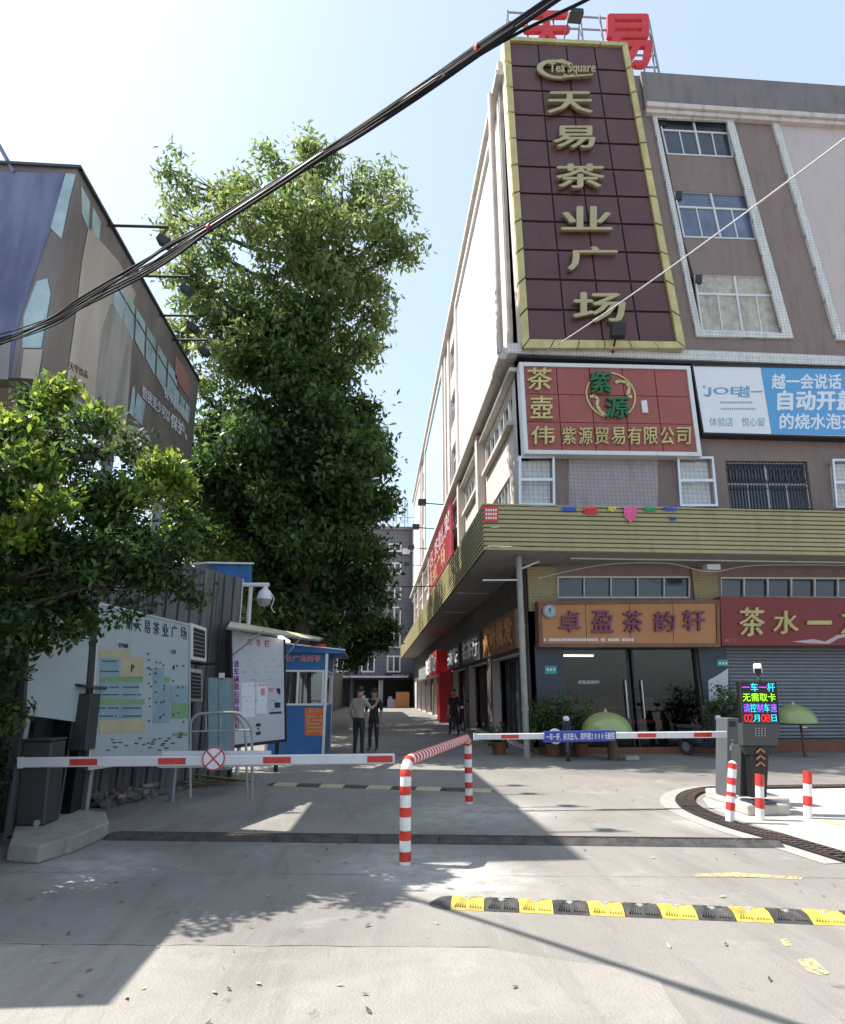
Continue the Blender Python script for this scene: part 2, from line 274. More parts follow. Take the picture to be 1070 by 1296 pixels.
def frame_poly(fr, m, q, wd, c0, c1):
    i = inset(q, wd)
    for k in range(4): fr.poly(m, [q[k], q[(k + 1) % 4], i[(k + 1) % 4], i[k]], c0, c1)
    return i
_G = {}
def glyph(ch, off=0.0):
    k = (ch, off)
    if k not in _G:
        cu = bpy.data.curves.new('t', 'FONT'); cu.body = ch; cu.size = 1; cu.offset = off; cu.extrude = .5; cu.resolution_u = 2
        o = bpy.data.objects.new('t', cu); COL.objects.link(o); dg = bpy.context.evaluated_depsgraph_get(); me = bpy.data.meshes.new_from_object(o.evaluated_get(dg))
        _G[k] = ([v.co.copy() for v in me.vertices], [tuple(p.vertices) for p in me.polygons])
        bpy.data.objects.remove(o); bpy.data.curves.remove(cu); bpy.data.meshes.remove(me)
    return _G[k]
def put_glyph(fr, m, ch, q, c0, c1, off=0.0, em=False):
    bold = off; vs, fs = glyph(ch, 0.0)
    if em: x0, x1, y0, y1 = 0, 1, -.13, .86
    else: x0 = min(v.x for v in vs); x1 = max(v.x for v in vs); y0 = min(v.y for v in vs); y1 = max(v.y for v in vs)
    sh = [(0, 0)] if bold < .008 else [(0, 0), (bold, 0), (-bold, 0), (0, bold * .8), (0, -bold * .8)] if bold > .02 else [(0, 0), (bold, bold * .6), (-bold, -bold * .6)]
    for n_, (dx, dy) in enumerate(sh):
        out = []; e_ = min(.0015, (c1 - c0) * .12) * n_
        for v in vs:
            p = bl(q, (v.x + dx - x0) / (x1 - x0), (y1 - v.y - dy) / (y1 - y0)); out.append(fr.p(p.x, p.y, c1 - e_ if v.z > 0 else c0))
        m.add(out, fs)
def pbox(fr, x0, y0, x1, y1, c=0): return [fr.px(x0, y0, c), fr.px(x1, y0, c), fr.px(x1, y1, c), fr.px(x0, y1, c)]
def pq(fr, pts, c=0): return [fr.px(x, y, c) for x, y in pts]
def char_px(fr, ch, box, c0, c1, m, parent, off=0.0, name='character'):
    k = M(); put_glyph(fr, k, ch, pbox(fr, *box, c1), c0, c1, off); return k.build(name, m, parent, recalc=False)
def line(fr, s, q, c0, c1, m, parent, off=0.0, name='lettering', vert=False, k=None, gap=1.0):
    own = k is None; k = k or M(); n = len(s)
    for i, ch in enumerate(s):
        if ch == ' ': continue
        a = (i + .5 - gap / 2) / n; b = (i + .5 + gap / 2) / n
        r = [bl(q, 0, a), bl(q, 1, a), bl(q, 1, b), bl(q, 0, b)] if vert else [bl(q, a, 0), bl(q, b, 0), bl(q, b, 1), bl(q, a, 1)]
        if ord(ch) < 128 and not vert: r = [bl(r, .15, 0), bl(r, 1.15, 0), bl(r, 1.15, 1), bl(r, .15, 1)]
        put_glyph(fr, k, ch, r, c0, c1, off, em=True)
    return k.build(name, m, parent, recalc=False) if own else k
def window(fr, parent, q, c, cols_low=4, trans=.33, wd=.07, m='whitemetal', pane='pane', split=True):
    f = M(); i = frame_poly(fr, f, q, wd, c - .04, c + .04); W = (Vector(q[1]) - Vector(q[0])).length; s = wd / W * .6
    if split: qrect(fr, f, i, .5 - s, 0, .5 + s, 1, c - .045, c + .05)
    if trans: qrect(fr, f, i, 0, trans - .02, 1, trans + .02, c - .03, c + .035)
    if trans and cols_low:
        for k in range(cols_low):
            x = (k + .5) / cols_low * 1.0
            if abs(x - .5) > .05 and cols_low <= 4 and k in (0, cols_low - 1): qrect(fr, f, i, (.25 if k == 0 else .75) - s * .6, trans, (.25 if k == 0 else .75) + s * .6, 1, c - .03, c + .03)
    o = f.build('window', m, parent)
    cells = ([(0, 0, .5, trans), (.5, 0, 1, trans), (0, trans, .25, 1), (.25, trans, .5, 1), (.5, trans, .75, 1), (.75, trans, 1, 1)] if trans and cols_low == 4 else [(0, 0, .5, 1), (.5, 0, 1, 1)] if split else [(0, 0, 1, 1)])
    for (a, b, d, e) in cells:
        pm = M(); qrect(fr, pm, i, a, b, d, e, c - .02, c - .01 + random.uniform(-.003, .003)); po = pm.build('pane', pane, o)
    return o
# =====================================================================
# SETTING
# =====================================================================
def sheet(name, pts, z, m, kind='structure', label=None):
    k = M(); k.add([(p[0], p[1], z) for p in pts], [tuple(range(len(pts)))]) if len(pts) < 5 else k.add([(p[0], p[1], z) for p in pts], [tuple(t) for t in tessellate_polygon([[Vector((p[0], p[1], 0)) for p in pts]])])
    o = k.build(name, m, kind=kind)
    if o.data.polygons[0].normal.z < 0: o.data.flip_normals()
    return o
MT['ground'] = ground_mat()
sheet('ground', [(-400, -200), (400, -200), (400, 600), (-400, 600)], 0, 'ground')
# pale apron behind the curved drain
dr = [gnd(1075, 1080), gnd(1000, 1058), gnd(940, 1040), gnd(898, 1022), gnd(890, 1012), gnd(905, 1003), gnd(950, 1000), gnd(1075, 998)]
ap = [(p.x, p.y) for p in dr] + [(12, 11.3), (12, 4.5)]
sheet('concrete_apron', ap, .006, 'conlight')
def ribbon(pts, w0, z, w1=None):
    k = M(); vs = []
    for i, p in enumerate(pts):
        d = (pts[min(i + 1, len(pts) - 1)] - pts[max(i - 1, 0)]); d.z = 0; d.normalize(); s = Vector((-d.y, d.x, 0)) * w0 / 2
        vs += [(p.x + s.x, p.y + s.y, z), (p.x - s.x, p.y - s.y, z)]
    k.add(vs, [(2 * i, 2 * i + 1, 2 * i + 3, 2 * i + 2) for i in range(len(pts) - 1)]); return k
def smooth_path(P, n=6):
    out = []
    for i in range(len(P) - 1):
        p0 = P[max(i - 1, 0)]; p1 = P[i]; p2 = P[i + 1]; p3 = P[min(i + 2, len(P) - 1)]
        for k in range(n):
            t = k / n; out.append(.5 * ((2 * p1) + (p2 - p0) * t + (2 * p0 - 5 * p1 + 4 * p2 - p3) * t * t + (3 * p1 - p0 - 3 * p2 + p3) * t ** 3))
    return out + [P[-1]]
kerbp = smooth_path([gnd(1085, 1092), gnd(1000, 1066), gnd(930, 1046), gnd(880, 1026), gnd(868, 1012), gnd(885, 1002), gnd(930, 998), gnd(1090, 996)])
dt = thing('drain_channel', 'curved rusty iron drain grating edging the pale apron round the payment island', 'drain', tuple(kerbp[0]))
ribbon(kerbp, .27, .009).build('channel_bed', mat('drain_dirt', (.07, .055, .045), .9, var=.4, scale=12), dt)
gk = M()
L_ = 0
for i in range(len(kerbp) - 1):
    a, b = kerbp[i], kerbp[i + 1]; n = max(1, int((b - a).length / .07)); d = (b - a).normalized(); s = Vector((-d.y, d.x, 0))
    for k in range(n):
        p = a.lerp(b, (k + .5) / n); q = d * .012; gk.hexa([p - s * .12 - q + Vector((0, 0, .012)), p + s * .12 - q + Vector((0, 0, .012)), p + s * .12 + q + Vector((0, 0, .012)), p - s * .12 + q + Vector((0, 0, .012)), p - s * .12 - q + Vector((0, 0, .03)), p + s * .12 - q + Vector((0, 0, .03)), p + s * .12 + q + Vector((0, 0, .03)), p - s * .12 + q + Vector((0, 0, .03))])
gk.build('grating', 'rust', dt, kind='stuff')
for sgn in (-1, 0, 1):
    off = []
    for i, p in enumerate(kerbp):
        d = (kerbp[min(i + 1, len(kerbp) - 1)] - kerbp[max(i - 1, 0)]).normalized(); off.append(p + Vector((-d.y, d.x, 0)) * .128 * sgn + Vector((0, 0, .018)))
    k = M(); k.tube(off, .016, 5); k.build('rail', 'dark', dt)
# fresh mortar along the drain on the road side
mo = []
for i, p in enumerate(kerbp):
    d = (kerbp[min(i + 1, len(kerbp) - 1)] - kerbp[max(i - 1, 0)]).normalized(); mo.append(p + Vector((-d.y, d.x, 0)) * .26)
ribbon(mo, .22, .005).build('mortar_strip', 'mortar', kind='structure')
# painted marks, worn
def paintmark(pts): return sheet('road_marking', [tuple(gnd(x, y))[:2] for x, y in pts], .004, 'paint')
paintmark([(878, 1107), (930, 1105), (1018, 1111), (1014, 1114), (930, 1110), (880, 1110)])
paintmark([(988, 1190), (996, 1189), (1003, 1198), (993, 1199)]); paintmark([(1010, 1216), (1030, 1214), (1050, 1233), (1040, 1236), (1022, 1230)])
sheet('road_marking', [tuple(gnd(x, y))[:2] for x, y in [(1035, 1036), (1075, 1045), (1075, 1049), (1045, 1042)]], .011, 'paint')
slab = [(-40, 1193), (300, 1196), (620, 1201), (700, 1215), (790, 1226), (835, 1242), (850, 1270), (880, 1310), (-60, 1320)]
mp_s = ground_mat('pale_slab', (.275, .258, .238)); sheet('concrete_slab', [tuple(gnd(x, y))[:2] for x, y in slab], .003, mp_s)
# slab joints
for a, b in (((0, 1104), (1070, 1112)), ((600, 1025), (900, 1028)), ((560, 998), (700, 1000)), ((300, 1008), (540, 1012)), ((0, 1196), (620, 1200))):
    A, B = gnd(*a), gnd(*b); k = M(); n = 24; vs = []
    for i in range(n + 1):
        p = A.lerp(B, i / n); e = .001 + .0035 * random.random(); q = random.uniform(-.012, .012); vs += [(p.x, p.y + q - e, .0055), (p.x, p.y + q + e, .0055)]
    k.add(vs, [(2 * i, 2 * i + 2, 2 * i + 3, 2 * i + 1) for i in range(n)]); k.build('road_joint', 'rust', kind='structure')

# =====================================================================
# THE TEA MARKET BUILDING
# =====================================================================
BX = 4.45; BY = 18.4; TOP = 24.85
F = Fr((0, BY, 0), (1, 0, 0), (0, -1, 0)); S = Fr((BX, 0, 0), (0, -1, 0), (-1, 0, 0))
bld = thing('commercial_building', 'long four storey mauve plastered market building with white side panels on the corner', 'building', (BX, BY, 0))
hw = pq(F, [(831.5, 148), (920.5, 152), (991.5, 423), (887.5, 419)])
w2 = pq(F, [(918, 583), (1022, 584), (1031, 650), (925, 650)])
w2r = pq(F, [(1080, 585), (1175, 586), (1195, 650), (1085, 650)])
tr1 = pq(F, [(706, 729), (875, 729), (875, 757), (706, 757)]); tr2 = pq(F, [(913, 730), (1150, 731), (1150, 757), (913, 757)])
door = [(5.42, 2.92), (9.45, 2.92), (9.45, .02), (5.42, .02)]; shut = [(10.35, 2.92), (16.5, 2.92), (16.5, .3), (10.35, .3)]
k = M(); F.wall(k, [(BX, 0), (30, 0), (30, TOP), (9.9, TOP), (9.9, TOP - .2), (BX, TOP - .2)], [hw, w2, w2r, tr1, tr2, door, shut], 0, .3); k.build('front_wall', 'plaster', bld, recalc=False)
k = M(); k.box((BX + 1.2, BY + 3.9, 0), (30, 74, 5)); k.box((BX + 1.3, BY + .28, 5), (30, 74, TOP - .3)); k.box((10.2, BY + .31, 0), (30, BY + 4, 5)); k.build('rear_wall', 'plaster', bld)
k = M(); k.box((BX + .01, BY + .01, TOP - .29), (30, 74, TOP - .02)); k.build('roof', 'parapet', bld)
k = M(); F.rect(k, 9.86, 23.05, 30, TOP + .02, .03, .14); k.build('parapet', 'parapet', bld)
k = M(); F.rect(k, 9.86, 22.98, 30, 23.2, .0, .32); F.rect(k, 9.86, 22.78, 30, 22.97, 0, .22); k.build('cornice', 'cream', bld, bevel=.02)
# tall window bay
so_ = pq(F, [(825, 141), (927, 146), (1005, 428), (882, 426)], .08); si = pq(F, [(832, 149), (920, 153), (991, 422), (888, 418)], .08)
k = M()
for i in range(4): F.poly(k, [so_[i], so_[(i + 1) % 4], si[(i + 1) % 4], si[i]], .0, .1)
k.build('window_surround', 'trimtile', bld, bevel=.01)
qs = [[(833, 148), (920, 153), (929, 200), (844, 196)], [(852.5, 241.5), (944.7, 246), (958.5, 304), (865, 301)], [(878, 347), (979, 349.5), (991, 423), (888, 420)]]
for i, q in enumerate(qs): window(F, bld, pq(F, q, -.12), -.12, pane=['pane', 'bluepane', 'paper'][i], wd=.06, trans=.34)
def lerpq(a, b, t): return (a[0] + (b[0] - a[0]) * t, a[1] + (b[1] - a[1]) * t)
for (u, v) in ((0, 1), (1, 2)):
    k = M(); F.poly(k, pq(F, [qs[u][3], qs[u][2], qs[v][1], qs[v][0]], -.06), -.28, -.06); k.build('spandrel', 'plaster', bld)
k = M(); F.rect(k, hw[0][0] - .2, 12, hw[2][0] + .3, 23, -.29, -.27); k.build('window_back', 'dark', bld)
# small dark ventilation boxes in the window corners
for x, y in ((834, 150), (855, 243), (880, 349)):
    k = M(); F.poly(k, pbox(F, x, y, x + 8, y + 10, -.1), -.14, -.04); k.build('vent', 'dark', bld)
# right recessed pink panel with tiled surround
pan = pq(F, [(975, 147), (1150, 155), (1240, 440), (1059, 430)], .08); k = M(); frame_poly(F, k, pan, .26, .0, .12); k.build('panel_surround', 'trimtile', bld, bevel=.01)
k = M(); F.poly(k, inset(pan, .25), .0, .03); k.build('wall_panel', 'plasterlight', bld)
# ledge above the shop signs
k = M(); F.rect(k, BX - .35, 12.2, 30, 12.42, 0, .4); F.rect(k, BX - .3, 12.43, 30, 12.62, 0, .3); k.build('ledge', 'trimtile', bld)
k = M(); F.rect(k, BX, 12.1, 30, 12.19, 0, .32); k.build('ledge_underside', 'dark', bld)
# second floor
k = M(); F.poly(k, pq(F, [(720, 576), (833, 576), (833, 650), (720, 650)], .03), 0, .03); k.build('tiled_panel', 'walltile', bld)
for q in ([(657, 577), (702, 577), (703, 640), (657, 640)], [(857, 578), (903, 578), (909, 641), (861, 641)], [(1053, 581), (1110, 581), (1118, 643), (1058, 643)]):
    c = pq(F, q, .25); k = M(); F.poly(k, inset(c, .1), 0, .05); k.build('tiled_panel', 'whitetile', bld)
    g = M(); i = frame_poly(F, g, c, .07, .2, .28); qrect(F, g, i, 0, .45, 1, .51, .2, .27)
    for (s, t) in ((0, 0), (.94, 0), (0, .93), (.94, .93)): qrect(F, g, c, s, t, s + .06, t + .07, .0, .2)
    g.build('bracket_frame', 'alu', bld)
wq = inset(w2, .02); window(F, bld, wq, -.15, wd=.05, trans=.42)
g = M()
for i in range(26): qrect(F, g, wq, i / 26, 0, i / 26 + .008, 1, -.06, -.045)
for t in (.03, .4, .5, .9): qrect(F, g, wq, 0, t, 1, t + .015, -.075, -.06)
for i in range(13):
    c = bl(wq, (i + .5) / 13, .22); pts = [(c.x + .1 * math.cos(a), c.y + .28 * math.sin(a)) for a in [j * math.pi / 5 for j in range(11)]]
    for j in range(10): F.bar(g, pts[j], pts[j + 1], .02, -.075, -.06)
g.build('security_grille', 'dark', bld); window(F, bld, inset(w2r, .02), -.15, wd=.05, trans=.42)
# transoms and tiled pilasters under the canopy
for q, n in ((tr1, 5), (tr2, 8)):
    f = M(); frame_poly(F, f, q, .05, -.1, -.04)
    for i in range(1, n): qrect(F, f, q, i / n - .004, 0, i / n + .004, 1, -.1, -.03)
    o = f.build('transom_window', 'whitemetal', bld)
    for i in range(n): pm = M(); qrect(F, pm, q, i / n, 0, (i + 1) / n, 1, -.14, -.12); pm.build('pane', 'pane', o)
    kk = M(); qrect(F, kk, q, 0, 0, 1, 1, -.3, -.29); kk.build('window_back', 'dark', bld)
for x0, x1 in ((668, 705), (877, 908)):
    a0, _ = F.px(x0, 730, .1); a1, _ = F.px(x1, 730, .1); k = M(); F.rect(k, a0, 3.9, a1, 5.24, 0, .1); k.build('pilaster', 'yellowtile', bld, bevel=.01)
a0 = F.px(683, 860, .08)[0]; a1 = F.px(715, 860, .08)[0]
for u_, v_ in ((a0 - .1, 5.42), (9.45, 10.3)): k = M(); F.rect(k, u_, 0, v_, 2.95, 0, .1); k.build('shop_column', 'slate', bld, bevel=.01)
# canopy with its slatted fascia
CX, CY = 2.9, 16.5
k = M(); k.box((CX + .04, CY + .04, 5.3), (30, BY - .01, 5.42)); k.box((CX + .04, BY - .005, 5.3), (BX - .01, 73.5, 5.42)); cn = k.build('canopy', 'soffit', bld)
FC = Fr((0, CY, 0), (1, 0, 0), (0, -1, 0)); SC_ = Fr((CX, 0, 0), (0, -1, 0), (-1, 0, 0))
slz = [5.3 + i * .126 for i in range(10)]
for i, z in enumerate(slz):
    k = M(); tl = random.uniform(-.006, .006); k.prism([(CX - .02, CY - .02, z), (CX - .02, CY - .05 + tl, z + .008), (CX - .02, CY - .035 + tl, z + .1), (CX - .02, CY - .015, z + .104)], (24, 0, 0)); k.build('slat', 'olive', cn)
    k = M(); k.prism([(CX - .02, CY - .02, z), (CX - .05, CY - .02, z + .008), (CX - .035, CY - .02, z + .1), (CX - .015, CY - .02, z + .104)], (0, 57, 0)); k.build('slat', 'olive', cn)
k = M(); k.box((CX, CY, 5.43), (CX + .03, 73.5, 6.5)); k.box((CX + .03, CY, 5.43), (30, CY + .03, 6.5)); k.build('fascia_board', 'rust', cn)
k = M(); k.box((CX - .03, CY - .06, 6.56), (27, CY + .1, 6.6)); k.box((CX - .04, CY + .1, 6.56), (CX + .1, 73.5, 6.6)); k.build('capping', 'olive', cn)
# soffit strips and lamps seen under the canopy
k = M(); k.box((5.5, 17.3, 5.27), (26, 17.36, 5.3)); k.box((3.1, 24, 5.27), (4.3, 24.06, 5.3)); k.box((3.1, 30, 5.27), (4.3, 30.05, 5.3)); k.build('conduit', 'whitemetal', cn)
# ---- side elevation
holes = []; Bay = 6.2; y0 = 19.2
bays = [(y0 + i * Bay, y0 + i * Bay + Bay - .9) for i in range(9) if y0 + (i + 1) * Bay < 75]
for (a, b) in bays:
    holes.append([(-b, .02), (-a, .02), (-a, 2.75), (-b, 2.75)])
    holes.append([(-b, 10.35), (-a, 10.35), (-a, 11.55), (-b, 11.55)])
    holes.append([(-b + .9, 6.9), (-a - .9, 6.9), (-a - .9, 8.7), (-b + .9, 8.7)])
colw = [(33.4, 36.2), (57.5, 60)]
for (a, b) in colw:
    for z in (13.9, 17.3, 20.7): holes.append([(-b, z), (-a, z), (-a, z + 2), (-b, z + 2)])
k = M(); S.wall(k, [(-74, 0), (-BY, 0), (-BY, TOP - .2), (-74, TOP - .2)], holes, 0, .3); k.build('side_wall', 'cream', bld, recalc=False)
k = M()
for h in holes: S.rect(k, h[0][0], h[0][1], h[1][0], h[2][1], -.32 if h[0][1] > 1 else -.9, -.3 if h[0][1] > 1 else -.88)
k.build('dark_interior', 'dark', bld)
for h in holes:
    if h[0][1] > 1:
        q = [(h[0][0], h[2][1]), (h[1][0], h[2][1]), (h[1][0], h[0][1]), (h[0][0], h[0][1])]
        if h[0][1] > 13: window(S, bld, q, -.15, wd=.08, trans=.33)
        elif -h[1][0] < 50:
            f = M(); frame_poly(S, f, q, .07, -.15, -.05)
            for j in range(1, 6): qrect(S, f, q, j / 6 - .006, 0, j / 6 + .006, 1, -.15, -.05)
            o = f.build('window', 'whitemetal', bld)
            for j in range(6): pm = M(); qrect(S, pm, q, j / 6, 0, (j + 1) / 6, 1, -.2, -.18); pm.build('pane', 'paper' if j % 2 else 'pane', o)
def spanel(y1, y2, z1, z2, m):
    q = [(-y2, z2), (-y1, z2), (-y1, z1), (-y2, z1)]; k = M(); frame_poly(S, k, q, .35, 0, .2); k.build('panel_surround', 'trimtileY', bld, bevel=.02); k = M(); S.poly(k, inset(q, .34), 0, .06); k.build('wall_panel', m, bld)
spanel(20.3, 32.4, 13.0, 23.7, 'whitewall'); spanel(39.5, 55.8, 13.3, 23.7, 'bluewall'); spanel(61.5, 73.5, 13.3, 23.7, 'whitewall')
for y in (19.0, 33.0, 36.6, 38.7, 57, 60.5): k = M(); S.rect(k, -y - .25, 12.8, -y + .25, TOP - .3, 0, .12); k.build('pilaster_strip', 'cream', bld, bevel=.02)
k = M(); S.rect(k, -74, 24.0, -BY + .32, 24.25, 0, .35); S.rect(k, -74, 24.26, -BY + .25, TOP - .1, 0, .25); k.build('cornice', 'cream', bld, bevel=.02)
k = M(); S.rect(k, -74, 12.2, -BY - .0, 12.42, 0, .55); S.rect(k, -74, 12.43, -BY - .0, 12.6, 0, .4); S.rect(k, -74, 11.75, -BY, 11.9, 0, .25); k.build('ledge', 'cream', bld, bevel=.02)
for (a, b) in bays:
    k = M(); S.rect(k, -b - .7, 6.6, -b - .2, 12.15, 0, .35); k.build('pilaster', 'cream', bld, bevel=.02)
    k = M(); S.rect(k, -b, 10.2, -a, 10.34, 0, .2); k.build('sill', 'cream', bld)
k = M(); k.tube([(BX - .42, 18.95, 12.7), (BX - .42, 18.95, 24)], .1, 10); k.tube([(BX - .25, 18.95, 12.9), (BX - .42, 18.95, 12.7)], .09, 8); k.build('rainwater_pipe', 'cream', bld, smooth=True)
# shop fronts along the alley
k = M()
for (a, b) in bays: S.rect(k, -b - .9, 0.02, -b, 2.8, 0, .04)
S.rect(k, -74, 2.8, -BY, 5.26, 0, .04); S.rect(k, -bays[0][0], .02, -BY, 2.8, 0, .04); k.build('shade_cladding', 'alleyshade', bld)  # dark layer added over the cream wall, painting in the alley's shade
for i, (a, b) in enumerate(bays):
    q = [(-b, 2.75), (-a, 2.75), (-a, .02), (-b, .02)]; f = M(); frame_poly(S, f, q, .09, -.6, -.5)
    for j in (1, 2, 3): qrect(S, f, q, j / 4 - .008, 0, j / 4 + .008, 1, -.6, -.48)
    o = f.build('shop_front', 'charcoal' if i != 3 else 'red', bld)
    for j in range(4): pm = M(); qrect(S, pm, q, j / 4, 0, (j + 1) / 4, 1, -.57, -.55); pm.build('pane', 'pane', o)
k = M(); k.tube([(3.95, 17.1, 0.0), (3.95, 17.1, 5.28)], .085, 12); k.tube([(3.95, 17.1, 1.15), (3.95, 17.1, 1.25)], .1, 12); k.tube([(3.95, 17.1, 3.3), (3.95, 17.1, 3.4)], .1, 12); k.build('drain_pipe', 'pipe', bld, smooth=True)
k = M(); k.tube([(3.95, 17.05, 4.6), (2.95, 17.3, 4.62)], .025, 6); k.tube([(3.95, 17.1, 4.9), (4.6, 17.4, 5.2)], .03, 6); k.build('conduit', 'whitemetal', bld)
k = M(); k.box((BX - .02, BY - .42, 0), (10.3, BY - .01, .14)); k.box((10.3, BY - .42, 0), (20, BY - .01, .28)); k.build('step', 'terracotta', bld, bevel=.01)

# roller shutter: separate slats
sh = thing('roller_shutter', 'grey blue ribbed roller shutter closed under the dark red sign', 'shutter', (10.35, BY, .3))
n = 26; hz = (2.92 - .3) / n
for i in range(n):
    z = .3 + i * hz; k = M(); k.prism([(10.36, BY + .13, z + .004), (10.36, BY + .1, z + .012), (10.36, BY + .085, z + hz * .5), (10.36, BY + .1, z + hz - .008), (10.36, BY + .13, z + hz - .002)], (6.1, 0, 0)); k.build('slat', 'shutter', sh)
k = M(); k.box((10.36, BY + .07, .3), (16.46, BY + .14, .36)); k.build('bottom_rail', 'dark', sh)
for x in (10.62, 11.5, 12.4): k = M(); k.box((x, BY + .07, .62), (x + .14, BY + .086, .65)); k.build('handle', 'alu', sh)

# glass doors and the shop behind
gd = thing('glass_shop_door', 'tall frameless glass double door of the shop under the orange sign', 'door', (5.42, BY, 0))
k = M()
for x in (5.42, 7.36, 7.5, 9.4): k.box((x, BY + .1, .02), (x + .05, BY + .16, 2.9))
k.box((5.47, BY + .1, 2.84), (9.4, BY + .16, 2.9)); k.box((5.47, BY + .1, .02), (9.4, BY + .16, .12)); k.build('frame', 'dark', gd)
for a, b in ((5.47, 7.36), (7.55, 9.4)): k = M(); k.box((a, BY + .12, .12), (b, BY + .13, 2.84)); k.build('pane', 'glass', gd)
for x in (7.24, 7.72): k = M(); k.tube([(x, BY + .04, .9), (x, BY + .04, 1.95)], .02, 8); k.tube([(x, BY + .12, 1.0), (x, BY + .04, 1.0)], .012, 6); k.tube([(x, BY + .12, 1.85), (x, BY + .04, 1.85)], .012, 6); k.build('handle', 'alu', gd, smooth=True)
line(F, '卓盈茶韵轩', [(5.85, 1.95), (6.5, 1.95), (6.5, 1.84), (5.85, 1.84)], -.115, -.11, 'white', gd)
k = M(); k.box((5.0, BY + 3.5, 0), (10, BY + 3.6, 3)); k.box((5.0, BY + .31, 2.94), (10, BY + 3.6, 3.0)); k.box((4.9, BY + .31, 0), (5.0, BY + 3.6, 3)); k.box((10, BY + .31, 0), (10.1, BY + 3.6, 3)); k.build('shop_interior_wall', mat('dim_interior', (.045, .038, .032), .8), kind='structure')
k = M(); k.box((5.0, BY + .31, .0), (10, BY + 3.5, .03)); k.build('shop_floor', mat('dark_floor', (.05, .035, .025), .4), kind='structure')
tl = thing('ceiling_light', 'lit white tube light glowing behind the shop glass', 'light', (5.6, BY + .7, 2.65)); k = M(); k.tube([(5.55, BY + .8, 2.68), (6.6, BY + .8, 2.68)], .025, 8); k.build('tube', 'tube', tl); k = M(); k.box((5.5, BY + .76, 2.71), (6.65, BY + .84, 2.75)); k.build('fitting', 'whitemetal', tl)
tb = thing('tea_table', 'long red covered tea table inside the dark shop', 'table', (8, BY + 2, 0)); k = M(); k.box((6.2, BY + 1.8, .7), (9.1, BY + 2.5, .78)); k.build('tabletop', 'red', tb)
for x in (6.25, 9.0):
    for y in (1.85, 2.42): k = M(); k.box((x, BY + y, 0), (x + .06, BY + y + .06, .7)); k.build('leg', 'wood', tb)
cb = thing('display_shelf', 'dark wooden display shelf against the back of the shop', 'shelf', (6, BY + 3.2, 0)); k = M()
for z in (.1, .6, 1.1, 1.6, 2.1): k.box((5.4, BY + 3.1, z), (9.6, BY + 3.45, z + .04))
for x in (5.4, 6.8, 8.2, 9.56): k.box((x, BY + 3.1, 0), (x + .04, BY + 3.45, 2.2))
k.build('carcass', 'wood', cb)

# =====================================================================
# SIGNS ON THE BUILDING
# =====================================================================
# tall vertical sign
FV = Fr((0, 17.85, 0), (1, 0, 0), (0, -1, 0))
vs_ = thing('vertical_sign', 'tall maroon panelled sign with gold edging and six gilt characters down the corner', 'sign', tuple(FV.p(*FV.px(661, 442))))
O = pq(FV, [(637, 48), (793, 56), (867, 442), (661, 442)]); I = pq(FV, [(645, 53), (787, 60), (856.5, 434), (669.5, 431)])
k = M(); FV.poly(k, O, -.53, -.1); k.build('box_side', 'cream', vs_); k = M(); FV.poly(k, inset(O, .03), -.099, -.06); k.build('backing', 'seam', vs_)
NC, NR = 4, 11
for r in range(NR):
    for c in range(NC):
        k = M(); e = .006; qrect(FV, k, I, c / NC + e, r / NR + e * .6, (c + 1) / NC - e, (r + 1) / NR - e * .6, -.05, random.uniform(-.004, .006)); k.build('panel', 'maroon', vs_)
def edge(n, a, b, c, d):
    for i in range(n):
        k = M(); t0, t1 = i / n + .003, (i + 1) / n - .003
        A = Vector(O[a]).lerp(Vector(O[b]), t0); B = Vector(O[a]).lerp(Vector(O[b]), t1); C = Vector(I[a]).lerp(Vector(I[b]), t1); D = Vector(I[a]).lerp(Vector(I[b]), t0)
        FV.poly(k, [A, B, C, D], -.06, .09 + random.uniform(-.006, .006)); k.build('edge_panel', 'gold', vs_)
edge(11, 1, 2, 0, 0); edge(11, 3, 0, 0, 0); edge(6, 2, 3, 0, 0); edge(5, 0, 1, 0, 0)
for ch, b in (('天', (694, 115.6, 750, 142)), ('易', (701, 159, 753, 186)), ('茶', (705, 207, 765, 237)), ('业', (712, 261, 774, 290)), ('广', (720, 312, 781, 341)), ('场', (727, 370, 791, 406))):
    char_px(FV, ch, b, .08, .2, 'goldletter', vs_, .022)
k = M(); C0 = bl(pbox(FV, 680, 74, 729, 101, .15), .5, .5); C1 = bl(pbox(FV, 680, 74, 729, 101, .15), 1, .5); rx = (C1 - C0).length; ry = rx * .62; N = 36; vo = []; vi = []
for i in range(N):
    a = math.radians(25 + 330 * i / (N - 1)); vo.append((C0.x + rx * math.cos(a), C0.y + ry * math.sin(a))); vi.append((C0.x + .06 + rx * .78 * math.cos(a), C0.y + ry * .72 * math.sin(a)))
for i in range(N - 1): FV.poly(k, [vo[i], vo[i + 1], vi[i + 1], vi[i]], .08, .16)
k.build('crescent', 'goldletter', vs_)
k = M(); FV.poly(k, pq(FV, [(702, 76), (712, 74), (723, 79), (727, 86), (716, 84)], .12), .06, .12); FV.poly(k, pq(FV, [(700, 96), (712, 92), (722, 94), (714, 101)], .12), .06, .12); k.build('leaf_emblem', 'goldletter', vs_)
k = M(); put_glyph(FV, k, 'Tea Square', pbox(FV, 696, 79, 754, 94, .24), .15, .24, .03); k.build('lettering', 'goldletter', vs_, recalc=False)
k = M(); FV.poly(k, pq(FV, [(712, 95), (751, 93), (752, 94.5), (714, 98)], .2), .1, .2); k.build('underline', 'goldletter', vs_)

